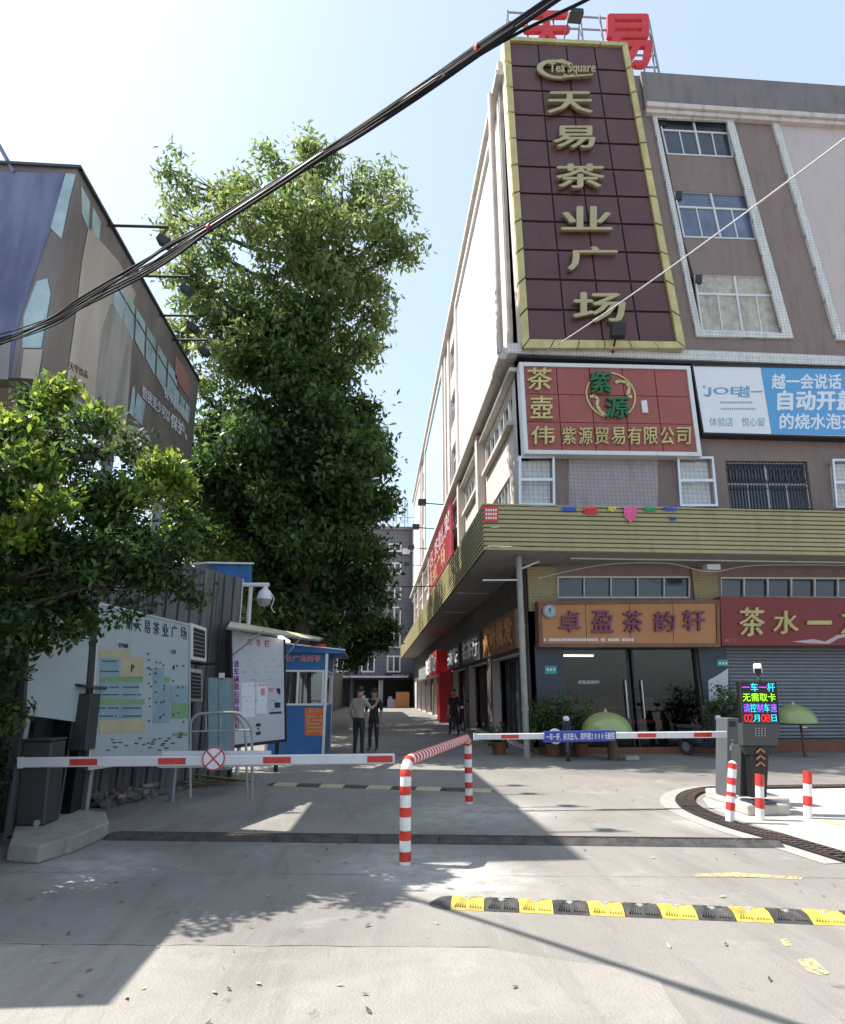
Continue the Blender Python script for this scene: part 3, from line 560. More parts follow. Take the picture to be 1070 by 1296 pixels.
# rooftop sign on a lattice
FR = Fr((0, 20.2, 0), (1, 0, 0), (0, -1, 0))
rs = thing('rooftop_sign', 'big red rooftop characters on a thin steel lattice', 'sign', tuple(FR.p(*FR.px(640, 90))))
k = M(); gx = [643, 667, 700, 735, 760, 790, 822]
T = [(x, 11 + (x - 643) * .062) for x in gx]; Bt = [(x + (x - 600) * .065, 96) for x in gx]
for (a, b) in zip(T, Bt): FR.bar(k, FR.px(*a), FR.px(*b), .07, -.1, -.03)
for t in (0, .2, .4, .6, .8, 1): FR.bar(k, FR.px(643 + 3 * t, 11 + 85 * t), FR.px(822 + 14 * t, 22 + 74 * t), .06, -.17, -.11)
a, b = FR.px(643, 11), FR.px(822, 22)
for x in (643, 735, 822):
    p = FR.px(x, 14 + (x - 643) * .06); q = FR.p(p[0], p[1], -.1); k.tube([q, (q.x, q.y + 2.6, TOP)], .04, 5)
    k.tube([(q.x, q.y, q.z), (q.x, q.y, TOP)], .04, 5)
k.build('lattice', 'greymetal', rs)
char_px(FR, '天', (664, 14, 722, 66), 0, .18, 'red', rs, .03); char_px(FR, '易', (760, 18, 825, 82), 0, .18, 'red', rs, .026)
fl = thing('floodlight', 'black floodlight on a thin post above the maroon sign', 'floodlight', tuple(FV.p(*FV.px(715, 46)))); k = M()
p0 = FV.p(*FV.px(714, 50)); p1 = FV.p(*FV.px(720, 24)); k.tube([p0, p1], .03, 6); k.build('post', 'dark', fl); k = M(); k.box((p1.x - .05, p1.y - .35, p1.z - .1), (p1.x + .5, p1.y + .1, p1.z + .15)); k.build('lamp_housing', 'dark', fl, bevel=.03)
fl2 = thing('floodlight', 'black floodlight on a short arm below the last gilt character', 'floodlight', tuple(F.p(*F.px(780, 447), .4))); k = M()
p0 = F.p(*F.px(775, 450, .3), .3); p1 = F.p(*F.px(781, 420, 1.1), 1.1); k.tube([p0, p1], .035, 6); k.build('arm', 'dark', fl2)
k = M(); k.hexa([p1 + Vector(v) for v in ((-.22, -.1, -.18), (.25, -.1, -.18), (.25, .12, -.2), (-.22, .12, -.2), (-.22, -.25, .2), (.25, -.25, .2), (.25, -.05, .25), (-.22, -.05, .25))]); k.build('lamp_housing', 'dark', fl2, bevel=.02)

# brick red sign
FS = Fr((0, 18.0, 0), (1, 0, 0), (0, -1, 0))
s2 = thing('shop_sign', 'brick red panelled sign with green emblem and gilt characters in a white frame', 'sign', tuple(FS.p(*FS.px(665, 574))))
O = pq(FS, [(657.5, 458), (874, 463), (889, 577), (664, 574)], .05); k = M(); I = frame_poly(FS, k, O, .13, -.36, .05); k.build('frame', 'whitemetal', s2)
k = M(); FS.poly(k, inset(O, .05), -.35, -.06); k.build('backing', 'seam', s2)
for r in range(3):
    for c in range(5): k = M(); qrect(FS, k, I, c / 5 + .0025, r / 3 + .004, (c + 1) / 5 - .0025, (r + 1) / 3 - .004, -.05, random.uniform(-.003, .004)); k.build('panel', 'redsign', s2)
for ch, b in (('茶', (668, 465, 699, 493)), ('壺', (672, 501, 700, 529)), ('伟', (673, 539, 702, 562))): char_px(FS, ch, b, .01, .09, 'gold', s2, .012)
for i, ch in enumerate('紫源贸易有限公司'): x = 712.5 + i * 20.7; char_px(FS, ch, (x, 540.5, x + 17, 562), .01, .08, 'gold', s2, .012)
char_px(FS, '紫', (748, 469, 775, 497), .05, .14, 'green', s2, .02); char_px(FS, '源', (767, 502, 797, 528), .05, .14, 'green', s2, .02)
k = M(); c = Vector(FS.px(773.5, 500, .04)); R = (Vector(FS.px(805, 500, .04)) - c).length
for a0, a1 in ((-60, 85), (120, 262)):
    for j in range(20):
        u, v = [math.radians(a0 + (a1 - a0) * (j + d) / 20) for d in (0, 1)]
        FS.poly(k, [(c.x + R * f * math.cos(g), c.y + R * f * math.sin(g)) for f, g in ((1, u), (1, v), (.94, v), (.94, u))], .01, .05)
for pts in ([(779, 484), (785, 482), (793, 484), (797, 490), (795, 500), (800, 503)], [(747, 502), (753, 501), (757, 505), (756, 513), (760, 520), (768, 527)]):
    P = [FS.px(x, y, .04) for x, y in pts]
    for j in range(len(P) - 1): FS.bar(k, P[j], P[j + 1], .1, .01, .05)
k.build('emblem', 'gold', s2)
k = M(); FS.poly(k, pq(FS, [(812, 507), (819, 506), (821, 522), (814, 522)], .05), 0, .05); k.build('plate', 'whitemetal', s2)

# blue and white banner sign
s3 = thing('shop_sign', 'white and sky blue printed sign with large white slogan beside the brick red one', 'sign', tuple(FS.p(*FS.px(890, 546))))
k = M(); FS.poly(k, pq(FS, [(877, 463), (1085, 467), (1110, 553), (891, 547)], 0), -.35, 0); k.build('panel', 'white', s3)
k = M(); FS.poly(k, pq(FS, [(963, 465), (1085, 467), (1109, 552), (977, 549)], .004), .002, .004); k.build('blue_field', 'skyblue', s3)
k = M(); frame_poly(FS, k, pq(FS, [(875.5, 461), (1087, 465), (1112, 555), (890, 549)], .03), .05, -.36, .03); k.build('frame', 'dark', s3)
k = M(); put_glyph(FS, k, 'JOE', pbox(FS, 894, 490, 936, 502, .006), .0045, .006, .02); line(FS, '越一', pbox(FS, 934, 488, 966, 504, .006), .0045, .006, None, None, .02, k=k)
line(FS, '体验店', pbox(FS, 898, 528, 929, 540, .006), .0045, .006, None, None, .0, k=k); line(FS, '悦心留', pbox(FS, 939, 528, 969, 540, .006), .0045, .006, None, None, .0, k=k); k.build('lettering', 'signblue', s3, recalc=False)
k = M(); FS.poly(k, pbox(FS, 890, 488, 893, 491, .006), .0045, .006); FS.poly(k, pbox(FS, 891, 499, 897, 501, .006), .0045, .006)
for j in range(16):
    FS.poly(k, pbox(FS, 912 + j * 2.6, 508, 913.6 + j * 2.6, 510.5, .006), .0045, .006); FS.poly(k, pbox(FS, 913 + j * 2.8, 516, 914.5 + j * 2.8, 518.5, .006), .0045, .006)
k.build('small_print', 'tealprint', s3)
k = M(); line(FS, '越一会说话', pbox(FS, 977, 473, 1066, 493, .008), .005, .008, None, None, .025, k=k)
line(FS, '自动开盖', pbox(FS, 981, 494, 1085, 520, .008), .005, .008, None, None, .04, k=k); line(FS, '的烧水泡茶', pbox(FS, 986, 523, 1085, 544, .008), .005, .008, None, None, .025, k=k); k.build('slogan', 'white', s3, recalc=False)

# orange and dark red shop signs under the canopy
FO = Fr((0, 17.95, 0), (1, 0, 0), (0, -1, 0))
s4 = thing('shop_sign', 'orange sign with purple characters and a round badge over the glass door', 'sign', tuple(FO.p(*FO.px(684, 815))))
O = pq(FO, [(681, 761), (911, 759), (912, 819), (683, 819)], .03); k = M(); I = frame_poly(FO, k, O, .1, -.4, .05); k.build('frame', 'brown', s4)
for c in range(4): k = M(); qrect(FO, k, I, c / 4 + .0015, 0, (c + 1) / 4 - .0015, 1, -.4, .01 + c * .0006); k.build('panel', 'orange', s4)
for ch, b in (('卓', (709, 773, 735, 800)), ('盈', (750, 773, 777, 800)), ('茶', (790, 773, 814, 800)), ('韵', (829, 774, 855, 799)), ('轩', (866, 772, 893, 798))): char_px(FO, ch, b, .02, .1, 'purple', s4, .012)
k = M()
for j in range(38): x = 689 + j * 3; (random.random() < .85) and FO.poly(k, pbox(FO, x, 808, x + 2, 811.5, .015), .011, .015)
k.build('small_print', 'white', s4)
c = FO.p(*FO.px(696, 773.5, .12), .12); k = M(); k.tube([c, c + Vector((0, .1, 0))], .19, 20); k.build('badge_rim', 'greymetal', s4); k = M(); k.tube([c + Vector((0, -.02, 0)), c], .155, 20); k.build('badge', 'mapboard', s4); k = M(); FO.bar(k, FO.px(694, 778, .145), FO.px(698, 768, .145), .05, .141, .145); FO.bar(k, FO.px(698, 778, .145), FO.px(696, 770, .145), .04, .141, .145); k.build('emblem', 'signblue', s4)
s5 = thing('shop_sign', 'dark red sign with gilt characters over the closed shutter', 'sign', tuple(FO.p(*FO.px(912, 815))))
k = M(); FO.poly(k, pq(FO, [(912, 755), (1130, 757), (1135, 817), (914, 817)], .03), -.4, .03); k.build('panel', 'darkred', s5)
for ch, b in (('茶', (937, 769, 968, 805)), ('水', (980, 773, 1011, 802)), ('一', (1023, 786, 1053, 790)), ('方', (1066, 772, 1095, 802))): char_px(FO, ch, b, .03, .1, 'gold', s5, .02)
line(FO, 'A217', pbox(FO, 918, 807, 934, 813, .036), .032, .036, 'goldletter', s5)
k = M(); FO.poly(k, pq(FO, [(1003, 812), (1030, 809), (1045, 812), (1060, 804), (1085, 800), (1085, 803), (1062, 808), (1050, 815), (1020, 814)], .036), .032, .036); k.build('brush_stroke', 'plasterlight', s5)

# small signs: canopy corner sticker, flags, door number plates, poster
k = M(); FC.poly(k, pq(FC, [(612, 640), (631, 640), (631, 660), (613, 661)], .07), .055, .07); o = k.build('corner_poster', 'redtape', base=FC.p(*FC.px(613, 661))); tag(o, 'small faded red poster on the corner of the green slatted canopy', 'poster')
k = M()
for r_ in range(3):
    for j in range(5): FC.poly(k, pbox(FC, 615 + j * 3, 644 + r_ * 5, 617 + j * 3, 647 + r_ * 5, .075), .071, .075)
po = k.build('small_print', 'white', o); po.parent = o
k = M(); FC.poly(k, pq(FC, [(622, 666), (632, 666), (632, 668), (622, 668)], .07), .055, .07); FC.poly(k, pq(FC, [(622, 690), (632, 690), (632, 692), (622, 692)], .07), .055, .07)
o = k.build('paper_label', 'paper', base=FC.p(*FC.px(622, 690))); tag(o, 'torn strips of pale paper stuck on the slats below the red corner poster', 'label')
flg = [(712, 640, 730, 647, 'pblue', 0), (739, 641, 757, 651, 'red', 0), (770, 641, 781, 648, 'pyellow', 1), (790, 641, 807, 662, 'ppink', 1), (816, 641, 831, 647, 'pgreen', 0), (840, 641, 858, 646, 'pblue', 0), (848, 654, 857, 659, 'pblue', 1)]
names = {'pblue': 'blue', 'red': 'red', 'pyellow': 'yellow', 'ppink': 'pink', 'pgreen': 'green'}
lbl = ['blue pennant flag hanging at the left end of the string on the canopy', 'red pennant flag next to the yellow one on the green canopy', 'small yellow pennant flag on the green slats', 'largest flag, a pink tattered one hanging down over the canopy slats', 'flat green pennant flag on the canopy edge', 'blue pennant flag at the right end of the string', 'tiny blue triangle pennant hanging below the others']
for (x0, y0, x1, y1, m_, t_), lb in zip(flg, lbl):
    k = M(); nn = 8; vs = []
    for i in range(nn + 1):
        for j in range(4):
            p = FC.px(x0 + (x1 - x0) * i / nn, y0 + (y1 - y0) * j / 3 * (1 - (.45 * abs(2 * i / nn - 1) if t_ else .12 * (i % 2))), .1); vs.append(FC.p(p[0], p[1], .09 + .03 * math.sin(i * 1.9 + j)))
    k.add(vs, [(i * 4 + j, i * 4 + 4 + j, i * 4 + 5 + j, i * 4 + 1 + j) for i in range(nn) for j in range(3)]); o = k.build('pennant_flag', m_, base=vs[0], smooth=True); tag(o, lb, 'flag', 'pennant flags on the canopy')
k = M(); P = [FC.p(*FC.px(x, 641 + (2 if i % 2 else 0), .11), .11) for i, x in enumerate(range(640, 900, 20))]; k.tube(P, .006, 4); o = k.build('flag_string', 'palewire', base=P[0]); tag(o, 'thin string carrying the pennants along the canopy top', 'string')
for (b, lb) in (((690, 843, 705, 853), 'teal door number plate on the dark column left of the glass door'), ((908, 835, 922, 843), 'teal door number plate above the white poster')):
    k = M(); F.poly(k, pbox(F, *b, .12), .1, .12); o = k.build('number_plate', 'teal', base=F.p(*F.px(b[0], b[3], .12), .12)); tag(o, lb, 'plate'); k = M()
    for j in range(3): F.poly(k, pbox(F, b[0] + 2.5 + j * 4, b[1] + 3, b[0] + 5 + j * 4, b[1] + 6, .124), .121, .124)
    k.build('small_print', 'white', o)
k = M(); F.poly(k, pq(F, [(897, 861), (907, 856), (922, 846), (922, 886), (898, 888)], .12), .1, .12); o = k.build('poster', 'board', base=F.p(*F.px(897, 888), .12)); tag(o, 'cut out white poster on the dark column beside the shutter', 'poster')
# signs along the alley side
def side_sign(name, y1, y2, z1, z2, m, label, depth=.5, art=None):
    t = thing(name, label, 'sign', (BX - depth, y1, z1)); k = M(); k.box((BX - depth, y1, z1), (BX - .01, y2, z2)); k.build('panel', m, t, bevel=.02)
    fr_ = Fr((BX - depth, 0, 0), (0, -1, 0), (-1, 0, 0))
    if art:
        for (s, mm, off) in art: line(fr_, s, [(-y2 + .4, z2 - .15), (-y1 - .3, z2 - .15), (-y1 - .3, z1 + .15), (-y2 + .4, z1 + .15)], .01, .05, mm, t, off)
    return t
side_sign('alley_shop_sign', 18.55, 24.4, 2.85, 4.0, 'brown', 'brown shop sign with orange lettering at the corner of the alley', .35, [('茶叶批发', 'orange', .05)])
side_sign('alley_shop_sign', 25.2, 30.5, 2.85, 3.95, 'charcoal', 'charcoal shop sign second along the alley with pale characters', .35, [('名茶行', 'board', .04)])
side_sign('alley_shop_sign', 31.4, 36.6, 2.85, 3.95, 'dark', 'black shop sign third along the alley with one white emblem', .35, [('茶', 'white', .06)])
side_sign('alley_shop_sign', 37.5, 42.5, 2.6, 4.0, 'red', 'bright red shop sign with white script further down the alley', .9, [('茗香茶业', 'white', .03)])
side_sign('alley_shop_sign', 43.2, 46.5, 2.6, 3.9, 'dark', 'black and white shop sign after the bright red one', .8, [('茶庄', 'white', .08)])
side_sign('alley_shop_sign', 47.6, 60, 2.7, 3.8, 'greymetal', 'long grey shop sign near the far end of the alley', .4)
k = M(); k.box((BX - .8, 36.9, 0), (BX - .05, 37.3, 2.75)); o = k.build('red_display_panel', 'red', base=(BX - .4, 37, 0)); tag(o, 'tall red panel at the near side of the doorway below the bright red sign', 'panel')
k = M(); k.box((BX - .5, 40.5, 0), (BX - .05, 41.2, 2.6)); o = k.build('red_display_panel', 'red', base=(BX - .3, 40.8, 0)); tag(o, 'narrower red panel at the far side of the doorway below the bright red sign', 'panel')
SR = Fr((BX - .45, 0, 0), (0, -1, 0), (-1, 0, 0))
t = thing('wall_banner', 'faded pink and red lettered banner above the canopy on the alley side', 'banner', (BX - .45, 33, 8.9))
k = M(); k.box((BX - .45, 33, 8.8), (BX - .36, 47.5, 11.7)); k.build('panel', mat('faded_banner', (.42, .07, .1), .7, var=.25, scale=2, dirt=.4, col2=(.5, .14, .22)), t)
line(SR, '名茶批发', [(-47, 11.6), (-33.4, 11.6), (-33.4, 10.3), (-47, 10.3)], .003, .03, 'board', t, .03); line(SR, '茶业广场', [(-47, 10.2), (-36, 10.2), (-36, 8.9), (-47, 8.9)], .003, .03, 'yellowprint', t, .04)
k = M()
for i in range(24): k.box((BX - .5, 33 + i * .6, 8.8), (BX - .46, 33.05 + i * .6, 11.7))
k.build('edge_lattice', 'redtape', t)
arm = thing('alley_floodlight', 'black floodlight on an arm over the alley, nearest the corner', 'floodlight', (BX, 37.2, 12.7), 'floodlights over the alley')
k = M(); k.tube([(BX, 37.2, 12.75), (BX - 1.6, 37.2, 12.85)], .04, 6); k.build('arm', 'dark', arm); k = M(); k.box((BX - 2.0, 36.9, 12.75), (BX - 1.5, 37.5, 13.05)); k.build('lamp_housing', 'dark', arm, bevel=.03)
for i, (dy, lb) in enumerate(((6, 'second nearest'), (12.5, 'third'), (19.5, 'farthest'))): dup(arm, (0, dy, 0), 'black floodlight on an arm over the alley, %s from the corner' % lb)

# =====================================================================
# FAR END OF THE ALLEY
# =====================================================================
GY = 76.0; FG = Fr((0, GY, 0), (1, 0, 0), (0, -1, 0))
gb = thing('apartment_building', 'dark grey apartment block with white framed windows closing the alley', 'building', (0, GY, 0))
gtop = FG.px(505, 667)[1]
cols = [FG.px(499, 800)[0], FG.px(467, 800)[0], FG.px(436, 800)[0], FG.px(405, 800)[0]]; rows = []
for (y0_, y1_) in ((689, 697), (713, 726), (743, 758), (769, 790), (801, 819), (831, 850)): rows.append((FG.px(499, y1_)[1], FG.px(499, y0_)[1]))
holes = [[(c - .72, a), (c + .72, a), (c + .72, b), (c - .72, b)] for c in cols for a, b in rows]
shops = [[(-8, .1), (-2.8, .1), (-2.8, 3.1), (-8, 3.1)], [(-2.4, .1), (.7, .1), (.7, 3.1), (-2.4, 3.1)], [(1.1, .1), (4.6, .1), (4.6, 3.1), (1.1, 3.1)]]
k = M(); FG.wall(k, [(-18, 0), (16, 0), (16, gtop), (-18, gtop)], holes + shops, 0, .25); k.build('wall', 'greybrick', gb, recalc=False)
k = M(); k.box((-18, GY + .26, 3.3), (16, GY + 12, gtop)); k.box((-18, GY + 4, 0), (16, GY + 12, 3.3)); k.build('rear_wall', 'greybrick', gb)
k = M(); FG.rect(k, -18, gtop - .4, 16, gtop, .01, .25); k.build('parapet', 'parapet', gb); k = M(); FG.rect(k, -18, FG.px(500, 698.5)[1], 16, FG.px(500, 697.6)[1] + .1, .01, .15); k.build('string_course', 'whitemetal', gb)
for c in cols:
    for a, b in rows: window(FG, gb, [(c - .8, b + .1), (c + .8, b + .1), (c + .8, a - .1), (c - .8, a - .1)], .05, cols_low=0, trans=0, wd=.17)
k = M(); FG.rect(k, -4.5, FG.px(490, 858)[1], 3.8, FG.px(490, 856)[1], .01, 1.6); k.build('awning', 'whitemetal', gb)
k = M(); FG.rect(k, 1.2, 3.15, 4.4, 3.8, .01, .2); k.build('sign_board', 'dark', gb); line(FG, '东和茶行', [(2, 3.7), (4.0, 3.7), (4.0, 3.25), (2, 3.25)], .21, .24, 'board', gb)
k = M()
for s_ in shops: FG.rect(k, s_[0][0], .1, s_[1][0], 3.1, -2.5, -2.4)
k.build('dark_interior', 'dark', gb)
k = M(); k.box((3.1, GY - .5, 14.7 + 3.2), (4.0, GY - .05, 18.6)); k.build('air_conditioner', 'whitemetal', gb)
o = M(); o.box((.45, GY - .6, .5), (.95, GY - .55, 3.0)); o = o.build('vertical_banner', 'board', base=(.7, GY - .6, .5)); tag(o, 'narrow white vertical banner between the far shop fronts', 'banner')
k = M(); k.box((2.4, GY - 3, 0), (3.9, GY - 2, 1.7)); o = k.build('carton_stack', 'orange', base=(3, GY - 2.5, 0), bevel=.03); tag(o, 'stack of reddish cartons outside the far shops', 'cartons')
for j, (x, h_) in enumerate(((-1.5, 1.0), (0.0, .8), (1.5, .9))):
    k = M(); k.box((x, GY - 2.2, 0), (x + .9, GY - 1.4, h_)); k.box((x + .1, GY - 2.1, h_), (x + .5, GY - 1.6, h_ + .3)); o = k.build('goods_crate', ['whitemetal', 'greymetal', 'board'][j], base=(x, GY - 2, 0), bevel=.03); tag(o, ['white goods crate left of the others before the far shops', 'low grey goods crate outside the far shops', 'pale goods crate beside the reddish cartons'][j], 'crate')
for j, (px_, ptop) in enumerate(((498, 628), (513, 630))):
    x, z0 = FG.px(px_, 664); _, z1 = FG.px(px_, ptop); t = thing('rooftop_antenna', 'slim rooftop antenna mast on the grey block, %s' % ('left of the pair' if j == 0 else 'right of the pair'), 'antenna', (x, GY + 1, gtop))
    k = M(); k.tube([(x, GY + 1, gtop), (x, GY + 1, z1)], .06, 5); k.build('mast', 'greymetal', t); k = M()
    for zz in np.linspace(z0 + .8, z1 - .2, 5): k.tube([(x - .35, GY + 1, zz), (x + .35, GY + 1, zz)], .03, 4); k.box((x - .4, GY + .95, zz - .3), (x - .3, GY + 1.05, zz + .3)); k.box((x + .3, GY + .95, zz - .3), (x + .4, GY + 1.05, zz + .3))
    k.build('panel_aerial', 'whitemetal', t)
k = M(); k.box((-18, GY + .3, gtop), (16, GY + .34, gtop + .06)); k.box((-18, GY + .3, gtop + 1.3), (16, GY + .34, gtop + 1.36))
for i in range(24): k.box((-18 + i * 1.45, GY + .3, gtop), (-17.94 + i * 1.45, GY + .34, gtop + 1.36))
k.build('roof_railing', 'greymetal', gb)
# left side of the alley
k = M(); k.box((-3.9, 27, 0), (-3.6, 75, 3.4)); k.build('alley_wall', 'stained', kind='structure')
aw = M(); aw.box((-14, 40, 0), (-3.95, 60, 9)); o = aw.build('side_building', 'plaster', base=(-9, 50, 0)); tag(o, 'plain plastered building half hidden behind the trees on the left of the alley', 'building')

# =====================================================================
# LEFT: SHED, BOARDS, BOOTH
# =====================================================================
LA = math.radians(22.4); LX = Vector((math.sin(LA), math.cos(LA), 0)); LN = Vector((math.cos(LA), -math.sin(LA), 0))
pm0 = gnd(126, 963, .74); FMp = Fr((pm0.x, pm0.y, 0), LX, LN)
# shed
sd = pm0 - LN * .9; FSh = Fr((sd.x, sd.y, 0), LX, LN)
aR = FSh.px(306, 760)[0]; zt = FSh.px(290, 727)[1]; zl = min(3.75, FSh.px(215, 700)[1]); print('shed', zl, zt)
shd = thing('corrugated_shed', 'tall stained corrugated shed behind the map board', 'shed', (sd.x, sd.y, 0))
n = 60; a0 = -5.5
wdt = (aR - a0) / n
for i in range(n):
    a = a0 + i * wdt; t = (a - a0) / (aR - a0); zz = zl + (zt - zl) * max(0, min(1, (t - .4) / .6))
    k = M(); FSh.poly(k, [(a, 0), (a + wdt - .012, 0), (a + wdt - .012, zz), (a, zz)], -.04, .0 if i % 2 else .035); k.build('corrugated_sheet', 'stained', shd, bevel=.008)
k = M(); FSh.poly(k, [(a0, 0), (aR, 0), (aR, zt - .02), (a0, zl - .02)], -2.2, -.05); k.build('side_wall', 'stained', shd)
br = thing('blue_roof', 'blue sheet metal lean-to roof behind the shed corner', 'roof', tuple(FSh.p(aR - .4, zt))); k = M(); FSh.poly(k, pq(FSh, [(262, 712), (319, 713), (319, 738), (300, 738)], -.5), -.9, -.5); k.build('panel', 'boothblue', br); k = M(); FSh.poly(k, pq(FSh, [(262, 711), (322, 712), (322, 714), (262, 713)], -.4), -1.0, -.4); k.build('edge_trim', 'whitemetal', br)
# map board
zt_ = FMp.px(150, 768)[1]; q = pq(FMp, [(124, 762), (240, 790), (240, 957), (110, 975)])
mb = thing('map_board', 'large pale blue site map board with green and teal blocks and a letter P', 'board', (pm0.x, pm0.y, 0))
k = M(); FMp.poly(k, q, -.06, 0); k.build('panel', 'mapboard', mb); k = M(); frame_poly(FMp, k, q, .03, -.08, .02); k.build('frame', 'alu', mb)
for (a, b) in ((.08, .1), (.9, .92)):
    k = M(); A = bl(q, a, 1); FMp.rect(k, A.x - .03, 0, A.x + .03, A.y + .1, -.14, -.07); k.build('post', 'greymetal', mb)
def flat(fr, parent, boxes, m, c=.004, name='printed_block'):
    for b in boxes: k = M(); fr.poly(k, pq(fr, b, c) if len(b) == 4 and isinstance(b[0], tuple) else pbox(fr, *b, c), c - .003, c); o = k.build(name, m, parent)
    return o
Z = lambda *p: [(100 + x / 5.894, 760 + y / 5.89) for x, y in p]
flat(FMp, mb, [Z((150, 365), (385, 372), (385, 425), (150, 425)), Z((315, 432), (482, 425), (482, 578), (315, 570)), Z((150, 895), (490, 880), (500, 985), (150, 990))], 'yellowprint')
flat(FMp, mb, [Z((155, 570), (475, 570), (475, 610), (155, 612)), Z((155, 730), (490, 735), (490, 775), (155, 780)), Z((640, 570), (683, 570), (683, 610), (640, 610)), Z((690, 760), (815, 765), (815, 880), (690, 880)), Z((700, 990), (810, 985), (810, 1010), (700, 1010))], 'greenprint')
flat(FMp, mb, [Z((155, 432), (305, 432), (305, 568), (155, 568)), Z((155, 614), (450, 614), (450, 728), (155, 728)), Z((155, 782), (475, 778), (475, 878), (155, 892)), Z((552, 505), (636, 505), (636, 915), (552, 915)), Z((640, 615), (683, 615), (683, 915), (640, 915)), Z((686, 630), (815, 630), (815, 758), (686, 758))], 'tealprint')
k = M()
for i, ch in enumerate('广州天易茶业广场'):
    x = 283 + i * 68; y = 135 + i * 12; put_glyph(FMp, k, ch, pq(FMp, Z((x, y - 25), (x + 46, y - 17), (x + 46, y + 75), (x, y + 68)), .006), .003, .006, .02)
put_glyph(FMp, k, 'P', pq(FMp, Z((392, 480), (414, 480), (414, 530), (392, 530)), .012), .008, .012, .03)
line(FMp, '一层平面图', pq(FMp, Z((282, 312), (368, 322), (368, 358), (282, 350)), .006), .003, .006, None, None, .02, k=k); line(FMp, '二层图', pq(FMp, Z((672, 365), (725, 368), (725, 400), (672, 396)), .006), .003, .006, None, None, 0, k=k)
for row in (448, 524, 642, 698, 798, 858):
    for j in range(22):
        x = 162 + j * 14
        if 300 < x < 325 or random.random() < .12 or (row < 530 and x > 300): continue
        FMp.poly(k, pq(FMp, Z((x, row), (x + 8, row), (x + 8, row + 9), (x, row + 9)), .012), .008, .012)
for j in range(40):
    x = random.choice([565, 600, 625, 700, 730, 770, 512, 525]) + random.random() * 10; y = random.uniform(380, 900); FMp.poly(k, pq(FMp, Z((x, y), (x + 10, y), (x + 9, y + 12), (x, y + 12)), .012), .008, .012)
for j in range(26):
    x = 205 + random.random() * 560; y = random.uniform(1010, 1120); FMp.poly(k, pq(FMp, Z((x, y), (x + random.uniform(4, 40), y), (x + 30, y + 7), (x, y + 9)), .006), .003, .006)
k.build('lettering', 'ink', mb)
flat(FMp, mb, [Z((745, 975), (775, 972), (775, 1010), (745, 1012)), Z((600, 1080), (640, 1075), (640, 1079), (600, 1085))], 'pinkprint')
k = M(); q2 = pq(FMp, [(42, 745), (118, 762), (106, 915), (34, 905)]); FMp.poly(k, q2, -.06, -.01); o = k.build('pale_hoarding', 'mapboard', base=FMp.p(*q2[3])); tag(o, 'plain pale hoarding panel joined to the near end of the site map board', 'panel')
for a_ in (.1, .9): A = bl(q2, a_, 1); k = M(); FMp.rect(k, A[0] - .03, 0, A[0] + .03, A[1] + .2, -.12, -.065); p_ = k.build('post', 'greymetal', o)
# curled white rule sheets either side of the terminal
def sheet_board(name, label, pts, rows_):
    r = gnd(pts[3][0], 1010); Y_ = r.y; fr = Fr((0, Y_, 0), (1, 0, 0), (0, -1, 0)); t = thing(name, label, 'board', tuple(fr.p(*fr.px(*pts[3]))))
    k = M(); fr.poly(k, pq(fr, pts), -.03, 0); k.build('panel', 'board', t); k = M(); p_ = pq(fr, pts, -.05); A = (Vector(p_[2]) + Vector(p_[3])) / 2; fr.rect(k, A.x - .03, 0, A.x + .03, A.y + .2, -.08, -.035); k.build('post', 'greymetal', t)
    k = M(); q_ = pq(fr, pts, .004)
    for i in range(rows_):
        for j in range(6):
            if random.random() < .85: qrect(fr, k, q_, .12 + j * .13, .08 + i / rows_ * .85, .21 + j * .13, .08 + (i + .5) / rows_ * .85, .001, .004)
    k.build('small_print', 'ink', t); return t
sheet_board('rules_board', 'white rules board left of the black terminal', [(32, 903), (60, 896), (62, 938), (34, 940)], 4)
sheet_board('rules_board', 'white rules board right of the black terminal with six lines of text', [(110, 902), (127, 900), (126, 958), (110, 960)], 6)
# blue tarpaulin lump and yellow toy-like poster behind
k = M(); c = gnd(118, 1000); k.lathe((c.x - .15, c.y, 1.35), [(.02, 0), (.16, .02), (.2, .1), (.15, .2), (.03, .26)], 12); o = k.build('rolled_banner', 'banner', base=(c.x, c.y, 1.35), smooth=True); tag(o, 'crumpled blue plastic bag on top of the terminal shelf', 'bag')
# air conditioners
def ac(name, label, pts, proud, m='whitemetal'):
    q_ = pq(FSh, pts, proud); t = thing(name, label, 'air conditioner', tuple(FSh.p(q_[3][0], q_[3][1], proud))); k = M(); FSh.poly(k, q_, .03, proud); k.build('casing', m, t, bevel=.02)
    f = M(); FSh.poly(f, inset(q_, .06), proud, proud + .006); f.build('fan_opening', 'dark', t); g = M(); ii = inset(q_, .06)
    for s_ in range(7): qrect(FSh, g, ii, 0, s_ / 7, 1, s_ / 7 + .03, proud + .007, proud + .014)
    g.build('grille', 'greymetal', t); return t
a1 = ac('air_conditioner', 'white air conditioner unit high on the shed wall beside the map board', [(242, 788), (262, 795), (262, 838), (242, 835)], .35)
k = M(); c = FSh.px(243, 838, .2); k.tube([FSh.p(c[0], c[1] - .02, .02), FSh.p(c[0], c[1] - .02, .4)], .02, 5); k.tube([FSh.p(c[0] + .4, c[1] - .02, .02), FSh.p(c[0] + .4, c[1] - .02, .4)], .02, 5); k.build('bracket', 'dark', a1)
ac('air_conditioner', 'old grey air conditioner box below the white one', [(239, 845), (257, 848), (257, 889), (239, 888)], .3, 'paper')
